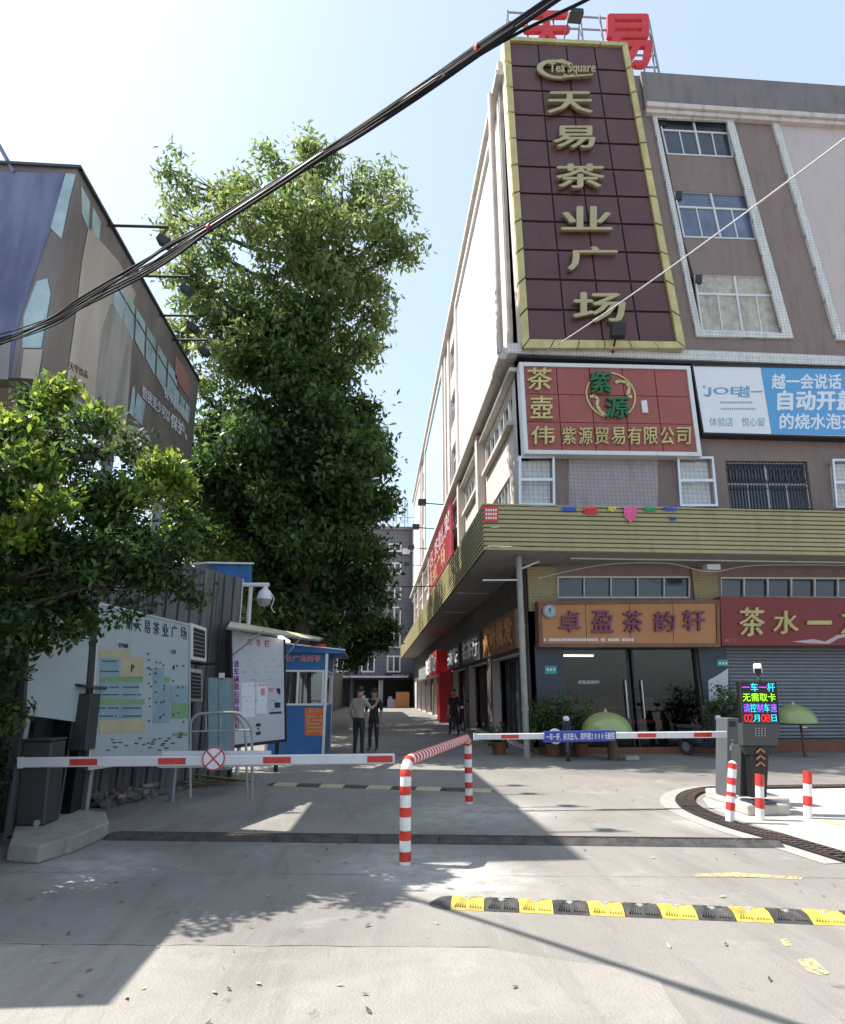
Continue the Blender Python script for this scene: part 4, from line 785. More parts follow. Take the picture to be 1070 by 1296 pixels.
# grey steel cupboard with a lock
fcb = Fr((0, 11.3, 0), (1, 0, 0), (0, -1, 0)); t = thing('steel_cupboard', 'narrow grey steel cupboard behind the tube railing', 'cupboard', tuple(fcb.p(fcb.px(264, 900)[0], 0)))
a, b = fcb.px(264, 858); a2, _ = fcb.px(289, 858); qc = pq(fcb, [(264, 858), (290, 858), (290, 975), (264, 975)]); k = M(); fcb.poly(k, qc, -.45, 0); k.build('body', 'greymetal', t, bevel=.01)
for (u, v) in ((0, .49), (.51, 1)): k = M(); qrect(fcb, k, qc, u + .01, .02, v - .01, .97, .003, .02); k.build('door', 'tealprint', t)
k = M(); k.box((a + .18, 11.25, b), (a + .26, 11.33, b + .08)); k.build('latch', 'whitemetal', t)
# bent tube railing
fr_ = Fr((0, 9.9, 0), (1, 0, 0), (0, -1, 0)); t = thing('tube_railing', 'rusty bent tube railing with arched corners beside the map board', 'railing', tuple(fr_.p(fr_.px(243, 950)[0], 0)))
def rail_path(pts, Y_=9.9): f = Fr((0, Y_, 0), (1, 0, 0), (0, -1, 0)); return [f.p(*f.px(x, y)) for x, y in pts]
pl = [(241, 1010), (241, 925), (243, 912), (250, 905), (262, 903), (296, 902), (306, 906), (315, 916), (319, 932), (319, 1012)]; k = M(); k.tube(smooth_path(rail_path(pl), 4), .02, 8); k.build('top_tube', 'pipe', t, smooth=True)
k = M(); k.tube(rail_path([(242, 926), (318, 924)]), .014, 6); k.build('cross_tube', 'pipe', t)
for x in (261, 279, 296): k = M(); k.tube(rail_path([(x, 903), (x, 925)]), .011, 6); k.build('bar', 'pipe', t)
k = M(); k.tube(smooth_path(rail_path([(298, 903), (306, 915), (311, 935), (313, 1008)], 10.1), 4), .018, 8); k.build('leg', 'pipe', t, smooth=True)
# notice board with its own roof
pn0 = gnd(296, 943.5, .656); FN = Fr((pn0.x, pn0.y, 0), LX, LN); q = pq(FN, [(292, 797), (359, 808.5), (361, 936), (296, 943.5)])
nb = thing('notice_board', 'tall white notice board with red heading and a purple strip down its edge', 'board', (pn0.x, pn0.y, 0))
k = M(); FN.poly(k, q, -.05, 0); k.build('panel', 'board', nb); k = M(); frame_poly(FN, k, [(q[0][0] - .05, q[0][1] + .05), (q[1][0] + .05, q[1][1] + .05), (q[2][0] + .05, q[2][1] - .05), (q[3][0] - .05, q[3][1] - .05)], .06, -.09, .02); k.build('frame', 'dark', nb, bevel=.005)
for a in (.06, .94): k = M(); A = bl(q, a, 1); FN.rect(k, A.x - .035, 0, A.x + .035, A.y, -.15, -.09); k.build('post', 'dark', nb)
W = lambda *p: [(280 + x / 7.622, 790 + y / 7.622) for x, y in p]
for (ch, b) in (('公', (255, 140, 300, 205)), ('告', (342, 145, 382, 212)), ('栏', (422, 150, 468, 222))):
    k = M(); put_glyph(FN, k, ch, pq(FN, W((b[0], b[1]), (b[2], b[1] + 4), (b[2], b[3]), (b[0], b[3] - 4)), .008), .002, .008, .01); k.build('character', 'red', nb, recalc=False)
flat(FN, nb, [W((104, 320), (180, 322), (190, 860), (112, 862))], 'banner' if 0 else mat('lilac_strip', (.5, .46, .66), .5), name='edge_strip')
k = M(); line(FN, '请车辆靠右停放登记', pq(FN, W((118, 350), (172, 350), (180, 1010), (128, 1010)), .008), .005, .008, None, None, .02, vert=True, k=k); k.build('lettering', 'purple', nb, recalc=False)
flat(FN, nb, [W((340, 570), (445, 570), (445, 865), (340, 865)), W((195, 565), (325, 565), (325, 900), (195, 900))], 'white', .006, 'paper_sheet')
flat(FN, nb, [W((385, 620), (425, 620), (420, 685), (385, 685)), W((460, 615), (515, 615), (500, 650), (470, 650)), W((360, 580), (440, 580), (440, 590), (360, 592))], 'pinkprint', .011)
flat(FN, nb, [W((520, 755), (572, 755), (572, 805), (520, 808)), W((470, 850), (583, 842), (583, 862), (470, 868)), W((535, 620), (572, 620), (572, 680), (545, 660)), W((340, 960), (383, 955), (383, 985), (340, 985)), W((340, 1040), (383, 1035), (383, 1065), (340, 1070)), W((355, 1000), (368, 1000), (368, 1020), (355, 1020)), W((475, 855), (580, 849), (580, 852), (475, 858))], 'ink', .011)
k = M()
for j in range(60):
    x = random.uniform(200, 570); y = random.choice([345, 400, 460, 535, 590, 700, 735, 780, 820]) + random.uniform(-3, 3); FN.poly(k, pq(FN, W((x, y), (x + 12, y), (x + 12, y + 5), (x, y + 5)), .011), .008, .011)
k.build('small_print', 'tealprint', nb)
# booth
KY = 17.2; FK = Fr((0, KY, 0), (1, 0, 0), (0, -1, 0)); xl = FK.px(338, 900)[0]; xr = FK.px(412, 900)[0]; kz = FK.px(400, 826)[1]; KD = 2.4
kb = thing('gate_booth', 'small blue gatekeeper booth with white framed windows and an orange notice', 'booth', (xr, KY, 0))
zs = FK.px(400, 893)[1]; zh = FK.px(400, 848)[1]
for nme, (z0, z1, mm) in dict(lower_panel=(.08, zs, 'boothblue'), header_panel=(zh, kz, 'boothblue')).items():
    k = M(); FK.rect(k, xl, z0, xr - .06, z1, -.05, 0); k.build(nme, mm, kb); k = M(); k.box((xr - .05, KY + .06, z0), (xr, KY + KD, z1)); k.build(nme, mm, kb); k = M(); k.box((xl, KY + .06, z0), (xl + .05, KY + KD, z1)); k.box((xl + .06, KY + KD - .05, z0), (xr - .06, KY + KD, z1)); k.build(nme, mm, kb)
k = M(); k.box((xl, KY, 0), (xr, KY + KD, .07)); k.build('plinth', 'concrete', kb)
for x, y in ((xl, KY), (xr - .05, KY - .01), (xr - .05, KY + KD), (xl, KY + KD)): k = M(); k.box((x, y - .02, .07), (x + .07, y + .05, kz)); k.build('corner_post', 'alu', kb)
q = [(xl + .07, zh), (xr - .06, zh), (xr - .06, zs), (xl + .07, zs)]; window(FK, kb, q, -.02, cols_low=0, trans=0, wd=.05, pane='lglass')
FKs = Fr((xr, 0, 0), (0, 1, 0), (1, 0, 0)); window(FKs, kb, [(KY + .07, zh), (KY + KD - .02, zh), (KY + KD - .02, zs), (KY + .07, zs)], -.03, cols_low=0, trans=0, wd=.05, pane='lglass', split=False)
k = M(); k.box((xl + .3, KY + 1, .07), (xl + 1.2, KY + 1.5, .8)); k.build('desk', 'wood', kb)
line(FK, '业广场岗亭', pbox(FK, 361, 829, 406, 838, .02), .004, .02, 'pinkprint', kb, .03)
k = M(); FK.poly(k, pbox(FK, 386, 896, 411, 931, .02), .003, .02); o = k.build('orange_notice', 'notice', kb)
k = M(); line(FK, '收费', pbox(FK, 391, 897, 405, 902, .026), .021, .026, None, None, k=k)
for r_ in range(5):
    for j in range(6): random.random() < .8 and FK.poly(k, pbox(FK, 389 + j * 3.3, 906 + r_ * 4.6, 391.4 + j * 3.3, 908 + r_ * 4.6, .026), .021, .026)
k.build('lettering', 'yellowprint', o)
k = M(); FK.poly(k, pbox(FK, 400, 815, 413, 823, .05), .002, .05); k.build('red_plate', 'red', kb)
# awning over the booth and boards
t = thing('sheet_awning', 'thin translucent sheet awning on slanting struts over the notice board and booth', 'awning', tuple(FN.p(0, 2.9)))
A = FN.p(*FN.px(288, 795, .55), .55); B = FK.p(*FK.px(404, 811, .3), .3); Cc = Vector((B.x, KY + .5, B.z + .12)); D = FN.p(*FN.px(292, 788, -.5), -.5)
k = M(); k.prism([A, B, Cc, D], (0, 0, .03)); k.build('roof_sheet', 'sheet', t); k = M(); k.tube([A, B], .03, 6); k.tube([B, Cc], .03, 6); k.build('edge_tube', 'greymetal', t)
for (u, v) in (((334, 798), (294, 830)), ((380, 808), (361, 832))): k = M(); k.tube([FN.p(*FN.px(*u, .5), .5), FN.p(*FN.px(*v, .03), .03)], .018, 6); k.build('strut', 'greymetal', t)
o = M(); c_ = (A + B) / 2; o.box((c_.x - .05, c_.y - .3, c_.z - .07), (c_.x + .05, c_.y + 1.0, c_.z - .03)); o = o.build('tube_light', mat('dim_tube', (1, .95, .8), emit=.9), base=c_); tag(o, 'lit tube light under the sheet awning', 'light'); 
k = M(); k.hexa([(xl - .1, KY - .12, kz + .01), (xr + .45, KY - .12, kz - .03), (xr + .45, KY + KD + .25, kz - .03), (xl - .1, KY + KD + .25, kz + .01), (xl - .1, KY - .12, kz + .26), (xr + .45, KY - .12, kz + .05), (xr + .45, KY + KD + .25, kz + .05), (xl - .1, KY + KD + .25, kz + .26)]); k.build('roof', 'boothblue', kb, bevel=.01); k = M(); k.tube([(xl - .1, KY - .14, kz + .27), (xr + .47, KY - .14, kz + .06)], .02, 6); k.build('roof_edge', 'alu', kb)
# camera poles
cy = 14.0; FP = Fr((0, cy, 0), (1, 0, 0), (0, -1, 0)); t = thing('camera_pole', 'white post with a side arm carrying a dome camera above the awning', 'pole', tuple(FP.p(FP.px(303, 900)[0], 0)))
x3 = FP.px(303, 760)[0]; k = M(); k.tube([(x3, cy, 0), (x3, cy, FP.px(303, 733)[1])], .06, 10); k.build('post', 'whitemetal', t, smooth=True)
k = M(); k.tube([FP.p(*FP.px(303, 740)), FP.p(*FP.px(341, 740))], .045, 8); k.build('side_arm', 'whitemetal', t); k = M(); k.tube([FP.p(*FP.px(303, 733)), FP.p(*FP.px(304, 712))], .008, 5); k.build('aerial', 'rust', t)
k = M(); x4 = FP.px(316, 760)[0]; k.tube([(x4, cy + .05, 0), (x4, cy + .05, FP.px(316, 742)[1])], .045, 10); k.build('second_post', 'whitemetal', t, smooth=True)
dc = FP.p(*FP.px(335, 757)); t2 = thing('dome_camera', 'white egg shaped dome camera hanging from the post arm', 'camera', tuple(dc))
k = M(); k.lathe(dc, [(.02, .27), (.05, .26), (.06, .2), (.13, .14), (.155, .05), (.165, -.03)], 18); k.build('housing', 'whitemetal', t2, smooth=True); k = M(); k.lathe(dc, [(.15, -.035), (.13, -.12), (.08, -.17), (.01, -.19)], 18); k.build('dome', 'greymetal', t2, smooth=True)
k = M(); k.tube(smooth_path([dc + Vector((.05, 0, .2)), dc + Vector((.2, 0, .0)), dc + Vector((.16, 0, -.2)), dc + Vector((.24, 0, -.32))], 5), .012, 5); k.build('loose_cable', 'palewire', t2)
# rubble and canes at the foot of the boards
def pebble(k, c, s):
    vs = [Vector(c) + Vector((random.uniform(.6, 1) * s * a, random.uniform(.5, 1) * s * b * .8, random.uniform(.4, .9) * s * (d * .5 + .5))) for a in (-1, 1) for b in (-1, 1) for d in (-1, 1)]
    k.hexa([vs[0], vs[2], vs[6], vs[4], vs[1], vs[3], vs[7], vs[5]])
kk = M()
for i in range(900):
    t_ = random.random(); p = gnd(112, 1022).lerp(gnd(250, 985), t_); g_ = random.gauss(.02, .2); p += LN * g_; p.z = max(0, random.random() * .2 * (1 - abs(g_) * 2)) * (1 - .5 * t_); pebble(kk, p, random.uniform(.02, .085))
kk.build('rubble', 'foil', kind='stuff')
for i in range(46):
    t_ = random.random(); p = gnd(114, 1020).lerp(gnd(235, 988), t_) + LN * random.gauss(.06, .16); p.z = .05 + random.random() * .16; ang = random.random() * 6; tl_ = random.uniform(-.3, .3)
    d = Vector((math.cos(ang) * .11, math.sin(ang) * .11, tl_ * .1)); s_ = Vector((-math.sin(ang) * .05, math.cos(ang) * .05, 0)); u = Vector((0, 0, .055))
    k = M(); k.hexa([p - d - s_, p + d - s_, p + d + s_, p - d + s_, p - d - s_ + u, p + d - s_ + u, p + d + s_ + u, p - d + s_ + u]); o = k.build('brick', random.choice(['brickred', 'concrete', 'foil', 'foil']), base=p, bevel=.006); tag(o, 'loose broken brick on the rubble under the map board', 'brick', 'loose bricks in the rubble')
for i in range(14):
    a = gnd(188 + i * 6, 1001 - i * .6); b = a + Vector((random.uniform(.5, 1.0), random.uniform(-.1, .5), random.uniform(.0, .06))); a.z = .03 + random.random() * .2; k = M(); k.tube([a, b + Vector((0, 0, .03))], .014, 6); o = k.build('bamboo_cane', 'bamboo' if i % 3 == 0 else 'wood', base=a); tag(o, 'thin bamboo cane lying on the ground under the map board', 'cane', 'bamboo canes under the map board')
# weathered fence boards at the far left
for i in range(7):
    p = gnd(2 + i * 5, 1062 - i * 1.5) + Vector((-.25, .15, 0)); k = M(); k.box((p.x - .045, p.y, 0), (p.x + .045, p.y + .02, .55 + .1 * random.random())); o = k.build('fence_board', 'stained', base=(p.x, p.y, 0)); tag(o, 'weathered upright fence board behind the left barrier cabinet', 'board', 'fence boards by the left barrier')
# neighbouring house just outside, whose roof edge shades the forecourt
nh = thing('gate_house', 'plain rendered single storey house standing to the left of the forecourt', 'building', (-4.35, 4.9, 0)); k = M(); k.box((-11, 4.9, 0), (-4.35, 6.6, 4.0)); k.build('wall', 'plaster', nh); k = M(); k.box((-11, 4.88, 4.01), (-4.3, 6.65, 4.1)); k.build('roof', 'parapet', nh)

# =====================================================================
# BILLBOARD
# =====================================================================
bx, by0, by1 = -5.07, 8.9, 16.4
FB = Fr((bx, 0, 0), (0, 1, 0), (1, 0, 0)); FBf = Fr((0, by0, 0), (1, 0, 0), (0, -1, 0))
bb = thing('billboard', 'huge two sided printed billboard box on steel posts above the shed', 'billboard', (bx, by0, 6))
k = M(); zb0, zb1, ztp = 6.1, 6.5, 9.95; xb = -11
k.prism([(bx, by0, zb0), (bx, by0 + 1.0, zb0 + .1), (bx, by1, zb1), (bx, by1, ztp), (bx, by0, ztp)], (-.35, 0, 0)); k.build('side_face', 'brownprint', bb)
k = M(); k.box((xb, by0, zb0), (bx - .352, by0 + .35, ztp)); k.build('front_face', 'brownprint', bb)
k = M()
for zz in (6.5, 8.0, 9.6): k.box((-10.8, by0 + .36, zz), (-5.45, by0 + .44, zz + .08)); k.box((-5.5, by0 + .36, zz), (-5.43, by1 - .1, zz + .08))
k.build('rear_frame', 'greymetal', bb)
shade_house = thing('house', 'unseen rendered house added behind the two sided billboard to cast shade', 'building', (-8.2, 9.6, 0)); k = M(); k.box((-14, 9.7, 0), (-8.2, 16, 9.0)); k.build('wall', 'plaster', shade_house); k = M(); k.box((-14.1, 9.6, 9.01), (-8.1, 16.1, 9.12)); k.build('roof', 'parapet', shade_house)  # unseen house, added to keep sun off the ground at the left
def bprint(fr, pts, m, c): k = M(); fr.poly(k, pq(fr, pts, c), c - .004, c); k.build('printed_panel', m, bb)
def clipside(pts, m, c): bprint(FB, pts, m, c)
bprint(FBf, [(0, 217), (82, 219), (64, 290), (52, 322), (42, 352), (36, 372), (27, 398), (20, 430), (12, 478), (-60, 478), (-60, 217)], 'navy', .006)
bprint(FBf, [(-60, 430), (14, 430), (10, 480), (-60, 478)], 'panes2', .011)
bprint(FBf, [(83, 219), (96, 220), (88, 252), (78, 302), (64, 288)], 'panes', .011); bprint(FBf, [(46, 356), (60, 352), (64, 372), (52, 440), (28, 440), (30, 400)], 'panes', .011)
bprint(FBf, [(30, 442), (54, 442), (48, 480), (26, 478)], 'beige', .011)
clipside([(103, 235), (114, 255), (112, 290), (104, 270)], 'panes', .006); clipside([(118, 262), (128, 280), (124, 320), (116, 295)], 'panes', .006)
clipside([(112, 288), (150, 330), (172, 372), (150, 440), (146, 540), (84, 486), (96, 400), (104, 330)], 'beige', .01)
clipside([(150, 380), (168, 420), (160, 540), (150, 565), (118, 530), (128, 420), (140, 385)], 'panes2', .014)
for i in range(6):
    x0 = 146 + i * 13.5; y0_ = 345 + i * 22.5
    clipside([(x0, y0_), (x0 + 11, y0_ + 19), (x0 + 9, y0_ + 62), (x0 - 2, y0_ + 40)], 'panes', .016)
    k = M(); FB.bar(k, FB.px(x0 - 1, y0_ + 14), FB.px(x0 + 11, y0_ + 35), .04, .018, .021); k.build('printed_line', 'dark', bb)
clipside([(222, 448), (240, 476), (240, 505), (222, 478)], mat('faded_red_print', (.3, .14, .12), .5, var=.2), .016)
for i in range(4): clipside([(216 + i * 6.5, 482 + i * 9), (221 + i * 6.5, 489 + i * 9), (219 + i * 6.5, 512 + i * 8), (214.5 + i * 6.5, 504 + i * 8)], 'panes', .02)
clipside([(168, 489), (171, 490), (170, 530), (164, 522)], 'panes', .014); clipside([(174, 497), (184, 510), (180, 538), (169, 528)], 'panes', .014)
clipside([(162, 537), (186, 545), (192, 560), (190, 590), (180, 590), (160, 572)], 'paper', .014)
line(FB, '我干不掉癌症', pq(FB, [(208, 487), (240, 524), (239, 537), (208, 502)], .025), .021, .025, 'board', bb, .03)
line(FB, '但我至少可以', pq(FB, [(180, 486), (216, 521), (215, 537), (180, 503)], .025), .021, .025, 'board', bb, .03); line(FB, '保护。', pq(FB, [(216, 521), (242, 543), (242, 563), (216, 540)], .025), .021, .025, 'board', bb, .04)
line(FB, '天宇出品', pq(FB, [(88, 456), (112, 470), (112, 480), (88, 468)], .02), .015, .02, 'brown', bb, 0)
k = M(); k.box((xb, by0 - .04, ztp), (bx + .05, by0 + .04, ztp + .05)); k.box((bx - .03, by0, ztp), (bx + .05, by1, ztp + .05)); k.build('edge_trim', 'charcoal', bb)
k = M(); k.prism([(bx + .002, by0, zb0), (bx + .002, by0 + 1.0, zb0 + .1), (bx + .002, by1, zb1), (bx + .002, by1, zb1 + .1), (bx + .002, by0 + 1, zb0 + .2), (bx + .002, by0, zb0 + .1)], (.03, 0, 0)); k.build('bottom_trim', 'paper', bb)
for y in (9.6, 12.5, 15.6):
    for x in (-5.5, -8.5): k = M(); k.tube([(x, y, 0), (x, y, 7.0)], .11, 10); k.build('post', 'greymetal', bb)
k = M(); k.tube([(-5.5, 9.6, 4.6), (-7.5, 9.6, 6.2)], .07, 6); k.tube([(-5.5, 9.6, 5.2), (-5.5, 12.5, 6.3)], .06, 6); k.build('brace', 'greymetal', bb)
la = None
for i, (x, y, x2) in enumerate(((137, 285, 213), (181, 349, 240), (202, 399, 248), (218, 430, 262))):
    p = FB.p(*FB.px(x, y)); L_ = (FBf.__class__((0, p.y, 0), (1, 0, 0), (0, -1, 0)).px(x2, y + 2)[0] - bx)
    t = thing('billboard_lamp', 'black lamp on a long rod sticking out of the billboard, %s' % ['nearest the front corner', 'second from the front corner', 'third from the front corner', 'farthest along it'][i], 'lamp', tuple(p), 'lamps on rods along the billboard')
    k = M(); k.tube([p + Vector((-.05, 0, 0)), p + Vector((L_, 0, .03))], .03, 6); k.tube([p + Vector((L_, 0, .03)), p + Vector((L_ - .12, 0, -.25))], .022, 6); k.build('rod', 'dark', t)
    k = M(); e = p + Vector((L_, 0, -.02)); k.hexa([e + Vector(v) for v in ((-.16, -.1, -.28), (.02, -.1, -.4), (.02, .1, -.4), (-.16, .1, -.28), (-.1, -.1, -.16), (.1, -.1, -.28), (.1, .1, -.28), (-.1, .1, -.16))]); k.build('lamp_head', 'dark', t)
k = M(); p0 = FBf.p(*FBf.px(18, 218)); p1 = FBf.p(*FBf.px(-6, 175)); k.tube([p0, p1], .035, 6); o = k.build('lamp_rod', 'navy', base=p0); tag(o, 'dark rod rising from the top edge of the purple billboard face', 'rod')

# =====================================================================
# BARRIERS, RAIL, BOLLARDS, HUMPS
# =====================================================================
# left barrier
Y0 = 8.06; FL = Fr((0, Y0, 0), (1, 0, 0), (0, -1, 0)); xa, xb_ = FL.px(28, 1000)[0], FL.px(66, 1000)[0]; zc = FL.px(60, 937)[1]
lb_ = thing('barrier_cabinet', 'charcoal barrier cabinet with a round lock on the left concrete plinth', 'cabinet', (xa, Y0, .16))
k = M(); FL.poly(k, [FL.px(28, 939), FL.px(66, 939), (xb_ - .03, .17), (xa - .02, .17)], -.36, 0); k.build('body', 'charcoal', lb_, bevel=.02)
k = M(); u_, v_ = FL.px(28, 939), FL.px(66, 939); k.box((u_[0] - .01, Y0 - .01, u_[1] + .004), (v_[0] + .01, Y0 + .37, u_[1] + .03)); k.build('lid', 'charcoal', lb_, bevel=.008)
c = FL.p(*FL.px(47, 1042), .0); k = M(); k.tube([c + Vector((0, .01, 0)), c + Vector((0, -.012, 0))], .035, 16); k.build('lock', 'alu', lb_)
pl_ = [gnd(8, 1091), gnd(47, 1094), gnd(92, 1080), gnd(136, 1060), gnd(132, 1046), gnd(95, 1042), gnd(20, 1050)]
k = M(); k.prism([(p.x, p.y, 0) for p in pl_], (0, 0, .165)); o = k.build('concrete_plinth', 'concrete', base=pl_[0], bevel=.02); tag(o, 'rough cast concrete plinth under the left barrier cabinet and black terminal', 'plinth')
# black terminal with a hood
Yt = 8.75; FT = Fr((0, Yt, 0), (1, 0, 0), (0, -1, 0)); x0, x1, x2 = FT.px(59, 950)[0], FT.px(87, 950)[0], FT.px(108, 950)[0]; z1_ = FT.px(80, 880)[1]
tt = thing('payment_terminal', 'tall black terminal seen from behind with a tilted hood beside the left barrier', 'terminal', (x0, Yt, .16))
k = M(); k.box((x0 + .02, Yt + .04, .17), (x1, Yt + .3, z1_)); k.build('body', 'screen', tt, bevel=.015); k = M(); k.hexa([(x1 + .003, Yt, .9), (x2, Yt, .9), (x2, Yt + .3, .9), (x1 + .003, Yt + .3, .9), (x1 + .003, Yt, z1_ + .02), (x2 - .02, Yt, z1_ + .02), (x2 - .02, Yt + .3, z1_ + .02), (x1 + .003, Yt + .3, z1_ + .02)]); k.build('side_panel', 'charcoal', tt, bevel=.01)
k = M(); k.box((x1 - .05, Yt + .05, .17), (x1 + .1, Yt + .28, .89)); k.build('column', 'screen', tt)
k = M(); k.hexa([(x0, Yt - .08, z1_ + .16), (x2 + .03, Yt - .08, z1_ + .07), (x2 + .03, Yt + .36, z1_ + .07), (x0, Yt + .36, z1_ + .16), (x0, Yt - .08, z1_ + .2), (x2 + .03, Yt - .08, z1_ + .1), (x2 + .03, Yt + .36, z1_ + .1), (x0, Yt + .36, z1_ + .2)]); k.build('hood', 'charcoal', tt, bevel=.01)
for x in (x0 + .08, x1 + .02): k = M(); k.tube([(x, Yt + .1, z1_ - .02), (x + .02, Yt + .1, z1_ + .15)], .022, 6); k.build('bracket', 'dark', tt)
# boom arms
def boom(name, label, Yb, pa, pb, reds, extra=None):
    f = Fr((0, Yb, 0), (1, 0, 0), (0, -1, 0)); A = f.px(*pa[0]); B = f.px(*pb[0]); C_ = f.px(*pb[1]); D_ = f.px(*pa[1]); q = [A, B, C_, D_]
    t = thing('boom_barrier' if name == 'barrier_arm' else name, label, 'barrier arm', tuple(f.p(*((A, B)[0])))); k = M(); f.poly(k, q, -.045, 0); k.build('beam', 'whitemetal', t, bevel=.012)
    for (u, v) in reds: k = M(); fq = [f.px(u, bl(q, 0, 0).x * 0 + 0) for _ in ()]; s0 = (f.px(u, pa[0][1])[0] - A[0]) / (B[0] - A[0]); s1 = (f.px(v, pa[0][1])[0] - A[0]) / (B[0] - A[0]); qrect(f, k, q, s0, .2, s1, .82, .001, .004); k.build('red_reflector', 'redtape', t)
    k = M(); qrect(f, k, q, 0 if name else 0, -.04, .012, 1.04, -.05, .006); k.build('end_cap', 'whitemetal', t); return t, f, q
tL, f_, qL = boom('barrier_arm', 'long white barrier arm with red reflectors and a round cross sign on the left', 8.0, [(22, 959), (22, 972)], [(500, 954), (500, 967)], [(88, 123), (200, 235), (333, 368), (465, 497)])
k = M(); f_.poly(k, pq(f_, [(203, 951.5), (342, 951), (342, 956), (203, 957)]), -.1, -.06); f_.poly(k, pq(f_, [(190, 968), (342, 967), (342, 971), (200, 973)]), -.1, -.06); k.build('counter_rail', 'board', tL)
c = Vector(f_.px(271, 960)); R = .5 * (f_.px(286, 960)[0] - f_.px(257, 960)[0])
def disc(f, m, c, r0, r1, c0, c1, n=28):
    for i in range(n):
        a, b = 2 * math.pi * i / n, 2 * math.pi * (i + 1) / n
        f.poly(m, [(c.x + r * math.cos(t), c.y + r * math.sin(t)) for r, t in ((r1, a), (r1, b), (r0, b), (r0, a))] if r0 > 0 else [(c.x + r1 * math.cos(a), c.y + r1 * math.sin(a)), (c.x + r1 * math.cos(b), c.y + r1 * math.sin(b)), (c.x, c.y)], c0, c1)
k = M(); k.tube([f_.p(c.x, c.y, .012), f_.p(c.x, c.y, .02)], R, 28); s_ = k.build('round_sign', 'white', tL)
k = M(); disc(f_, k, c, R * .88, R, .021, .024); f_.bar(k, c + Vector((-R * .68, -R * .68)), c + Vector((R * .68, R * .68)), R * .13, .021, .024); f_.bar(k, c + Vector((-R * .68, R * .68)), c + Vector((R * .68, -R * .68)), R * .13, .025, .027); k.build('cross_mark', 'redtape', s_)
# right
tR, fr2, qR = boom('barrier_arm', 'long white barrier arm carrying a navy banner on the right', 9.75, [(600, 929), (600, 936.5)], [(921, 925.5), (921, 934)], [(634.6, 657), (807.7, 831), (879, 901.5)])
bn = thing('banner', 'navy blue printed banner wrapped round the right barrier arm', 'banner', tuple(fr2.p(*fr2.px(690, 939), .01))); qb = pq(fr2, [(689.5, 926), (780, 924.5), (780, 938), (689.5, 940)], .03)
k = M(); fr2.poly(k, qb, .012, .03); fr2.poly(k, qb, -.07, -.052); k.build('cloth', 'banner', bn, bevel=.003); qi = [bl(qb, s, t) for s, t in ((.02, .15), (.98, .15), (.98, .85), (.02, .85))]
line(fr2, '一车一杆,依次进入,损坏按2000元赔偿', qi, .031, .034, 'white', bn, .02, gap=1.0)
k = M(); cc = fr2.px(703, 932, -.1); k.tube([fr2.p(cc[0], cc[1], -.09), fr2.p(cc[0], cc[1], -.08)], .11, 20); k.build('round_sign', 'white', tR)
# right cabinet and plinth
Yc = 9.8; FQ = Fr((0, Yc, 0), (1, 0, 0), (0, -1, 0)); xa, xb_ = FQ.px(921, 1000)[0], FQ.px(936, 1000)[0]; zc = FQ.px(928, 909)[1]
k = M(); k.box((xa + .0, 9.45, 0), (xb_ + .55, 10.5, .15)); k.box((5.05, 8.95, 0), (5.66, 9.44, .15)); o = k.build('concrete_plinth', 'conlight', base=(xa, 9.45, 0), bevel=.03); tag(o, 'pale concrete plinth under the right barrier cabinet and lit display terminal', 'plinth')
rb = thing('barrier_cabinet', 'narrow grey barrier cabinet behind the lit display terminal', 'cabinet', (xa, Yc, .15))
k = M(); FQ.poly(k, pq(FQ, [(921, 909), (935.5, 909), (935.5, 1008), (920.5, 1008)]), -.34, 0); k.build('body', 'charlight', rb, bevel=.012); k = M(); FQ.poly(k, pq(FQ, [(936, 910), (946, 910), (946, 1008), (936, 1008)], -.01), -.33, -.01); k.build('side_panel', 'charcoal', rb, bevel=.012)
k = M(); FQ.poly(k, pbox(FQ, 924, 913, 932, 920, .004), -.01, .004); k.build('vent', 'dark', rb)
k = M(); FQ.poly(k, pbox(FQ, 924, 936, 928, 950, .004), -.01, .003); o = k.build('parking_mark', 'board', rb); k = M(); put_glyph(FQ, k, 'P', pbox(FQ, 924.6, 937, 927.4, 943, .008), .004, .008, .04); k.build('lettering', 'charcoal', o)
# LED terminal
Yd = 9.05; FD = Fr((0, Yd, 0), (1, 0, 0), (0, -1, 0)); td = thing('display_terminal', 'black parking terminal with a colourful lit character display and white camera on top', 'terminal', tuple(FD.p(*FD.px(960, 1016))))
q = pq(FD, [(936, 862), (983, 862), (987.5, 915), (940, 915)]); k = M(); FD.poly(k, q, -.09, 0); k.build('screen', 'screen', td, bevel=.006)
k = M(); frame_poly(FD, k, q, .012, .001, .008); k.build('bezel', 'charcoal', td)
k = M(); FD.poly(k, pq(FD, [(940, 915.5), (987.5, 915.5), (985, 944), (941, 944)]), -.12, .0); k.build('speaker_box', 'charcoal', td, bevel=.01)
k = M()
for r_ in range(4):
    for c_ in range(4): p = FD.p(*FD.px(957 + c_ * 3.9, 922 + r_ * 3.1), .0); k.tube([p, p + Vector((0, -.004, 0))], .007, 8)
k.build('speaker_hole', 'board', td, kind='stuff')
k = M(); FD.poly(k, pq(FD, [(941, 944.5), (985, 944.5), (979, 956), (948, 956)]), -.12, -.02); FD.poly(k, pq(FD, [(950, 956.5), (975, 956.5), (972, 1010), (953, 1010)]), -.14, -.02); k.build('column', 'screen', td, bevel=.008)
k = M(); FD.poly(k, pq(FD, [(938, 944), (949, 944), (951, 1008), (937, 1008)], -.2), -.45, -.2); k.build('rear_column', 'charcoal', td, bevel=.01)
k = M(); p = FD.px(962, 1013); k.box((p[0] - .17, Yd - .12, .152), (p[0] + .17, Yd + .2, .18)); k.build('foot_plate', 'slate', td, bevel=.01)
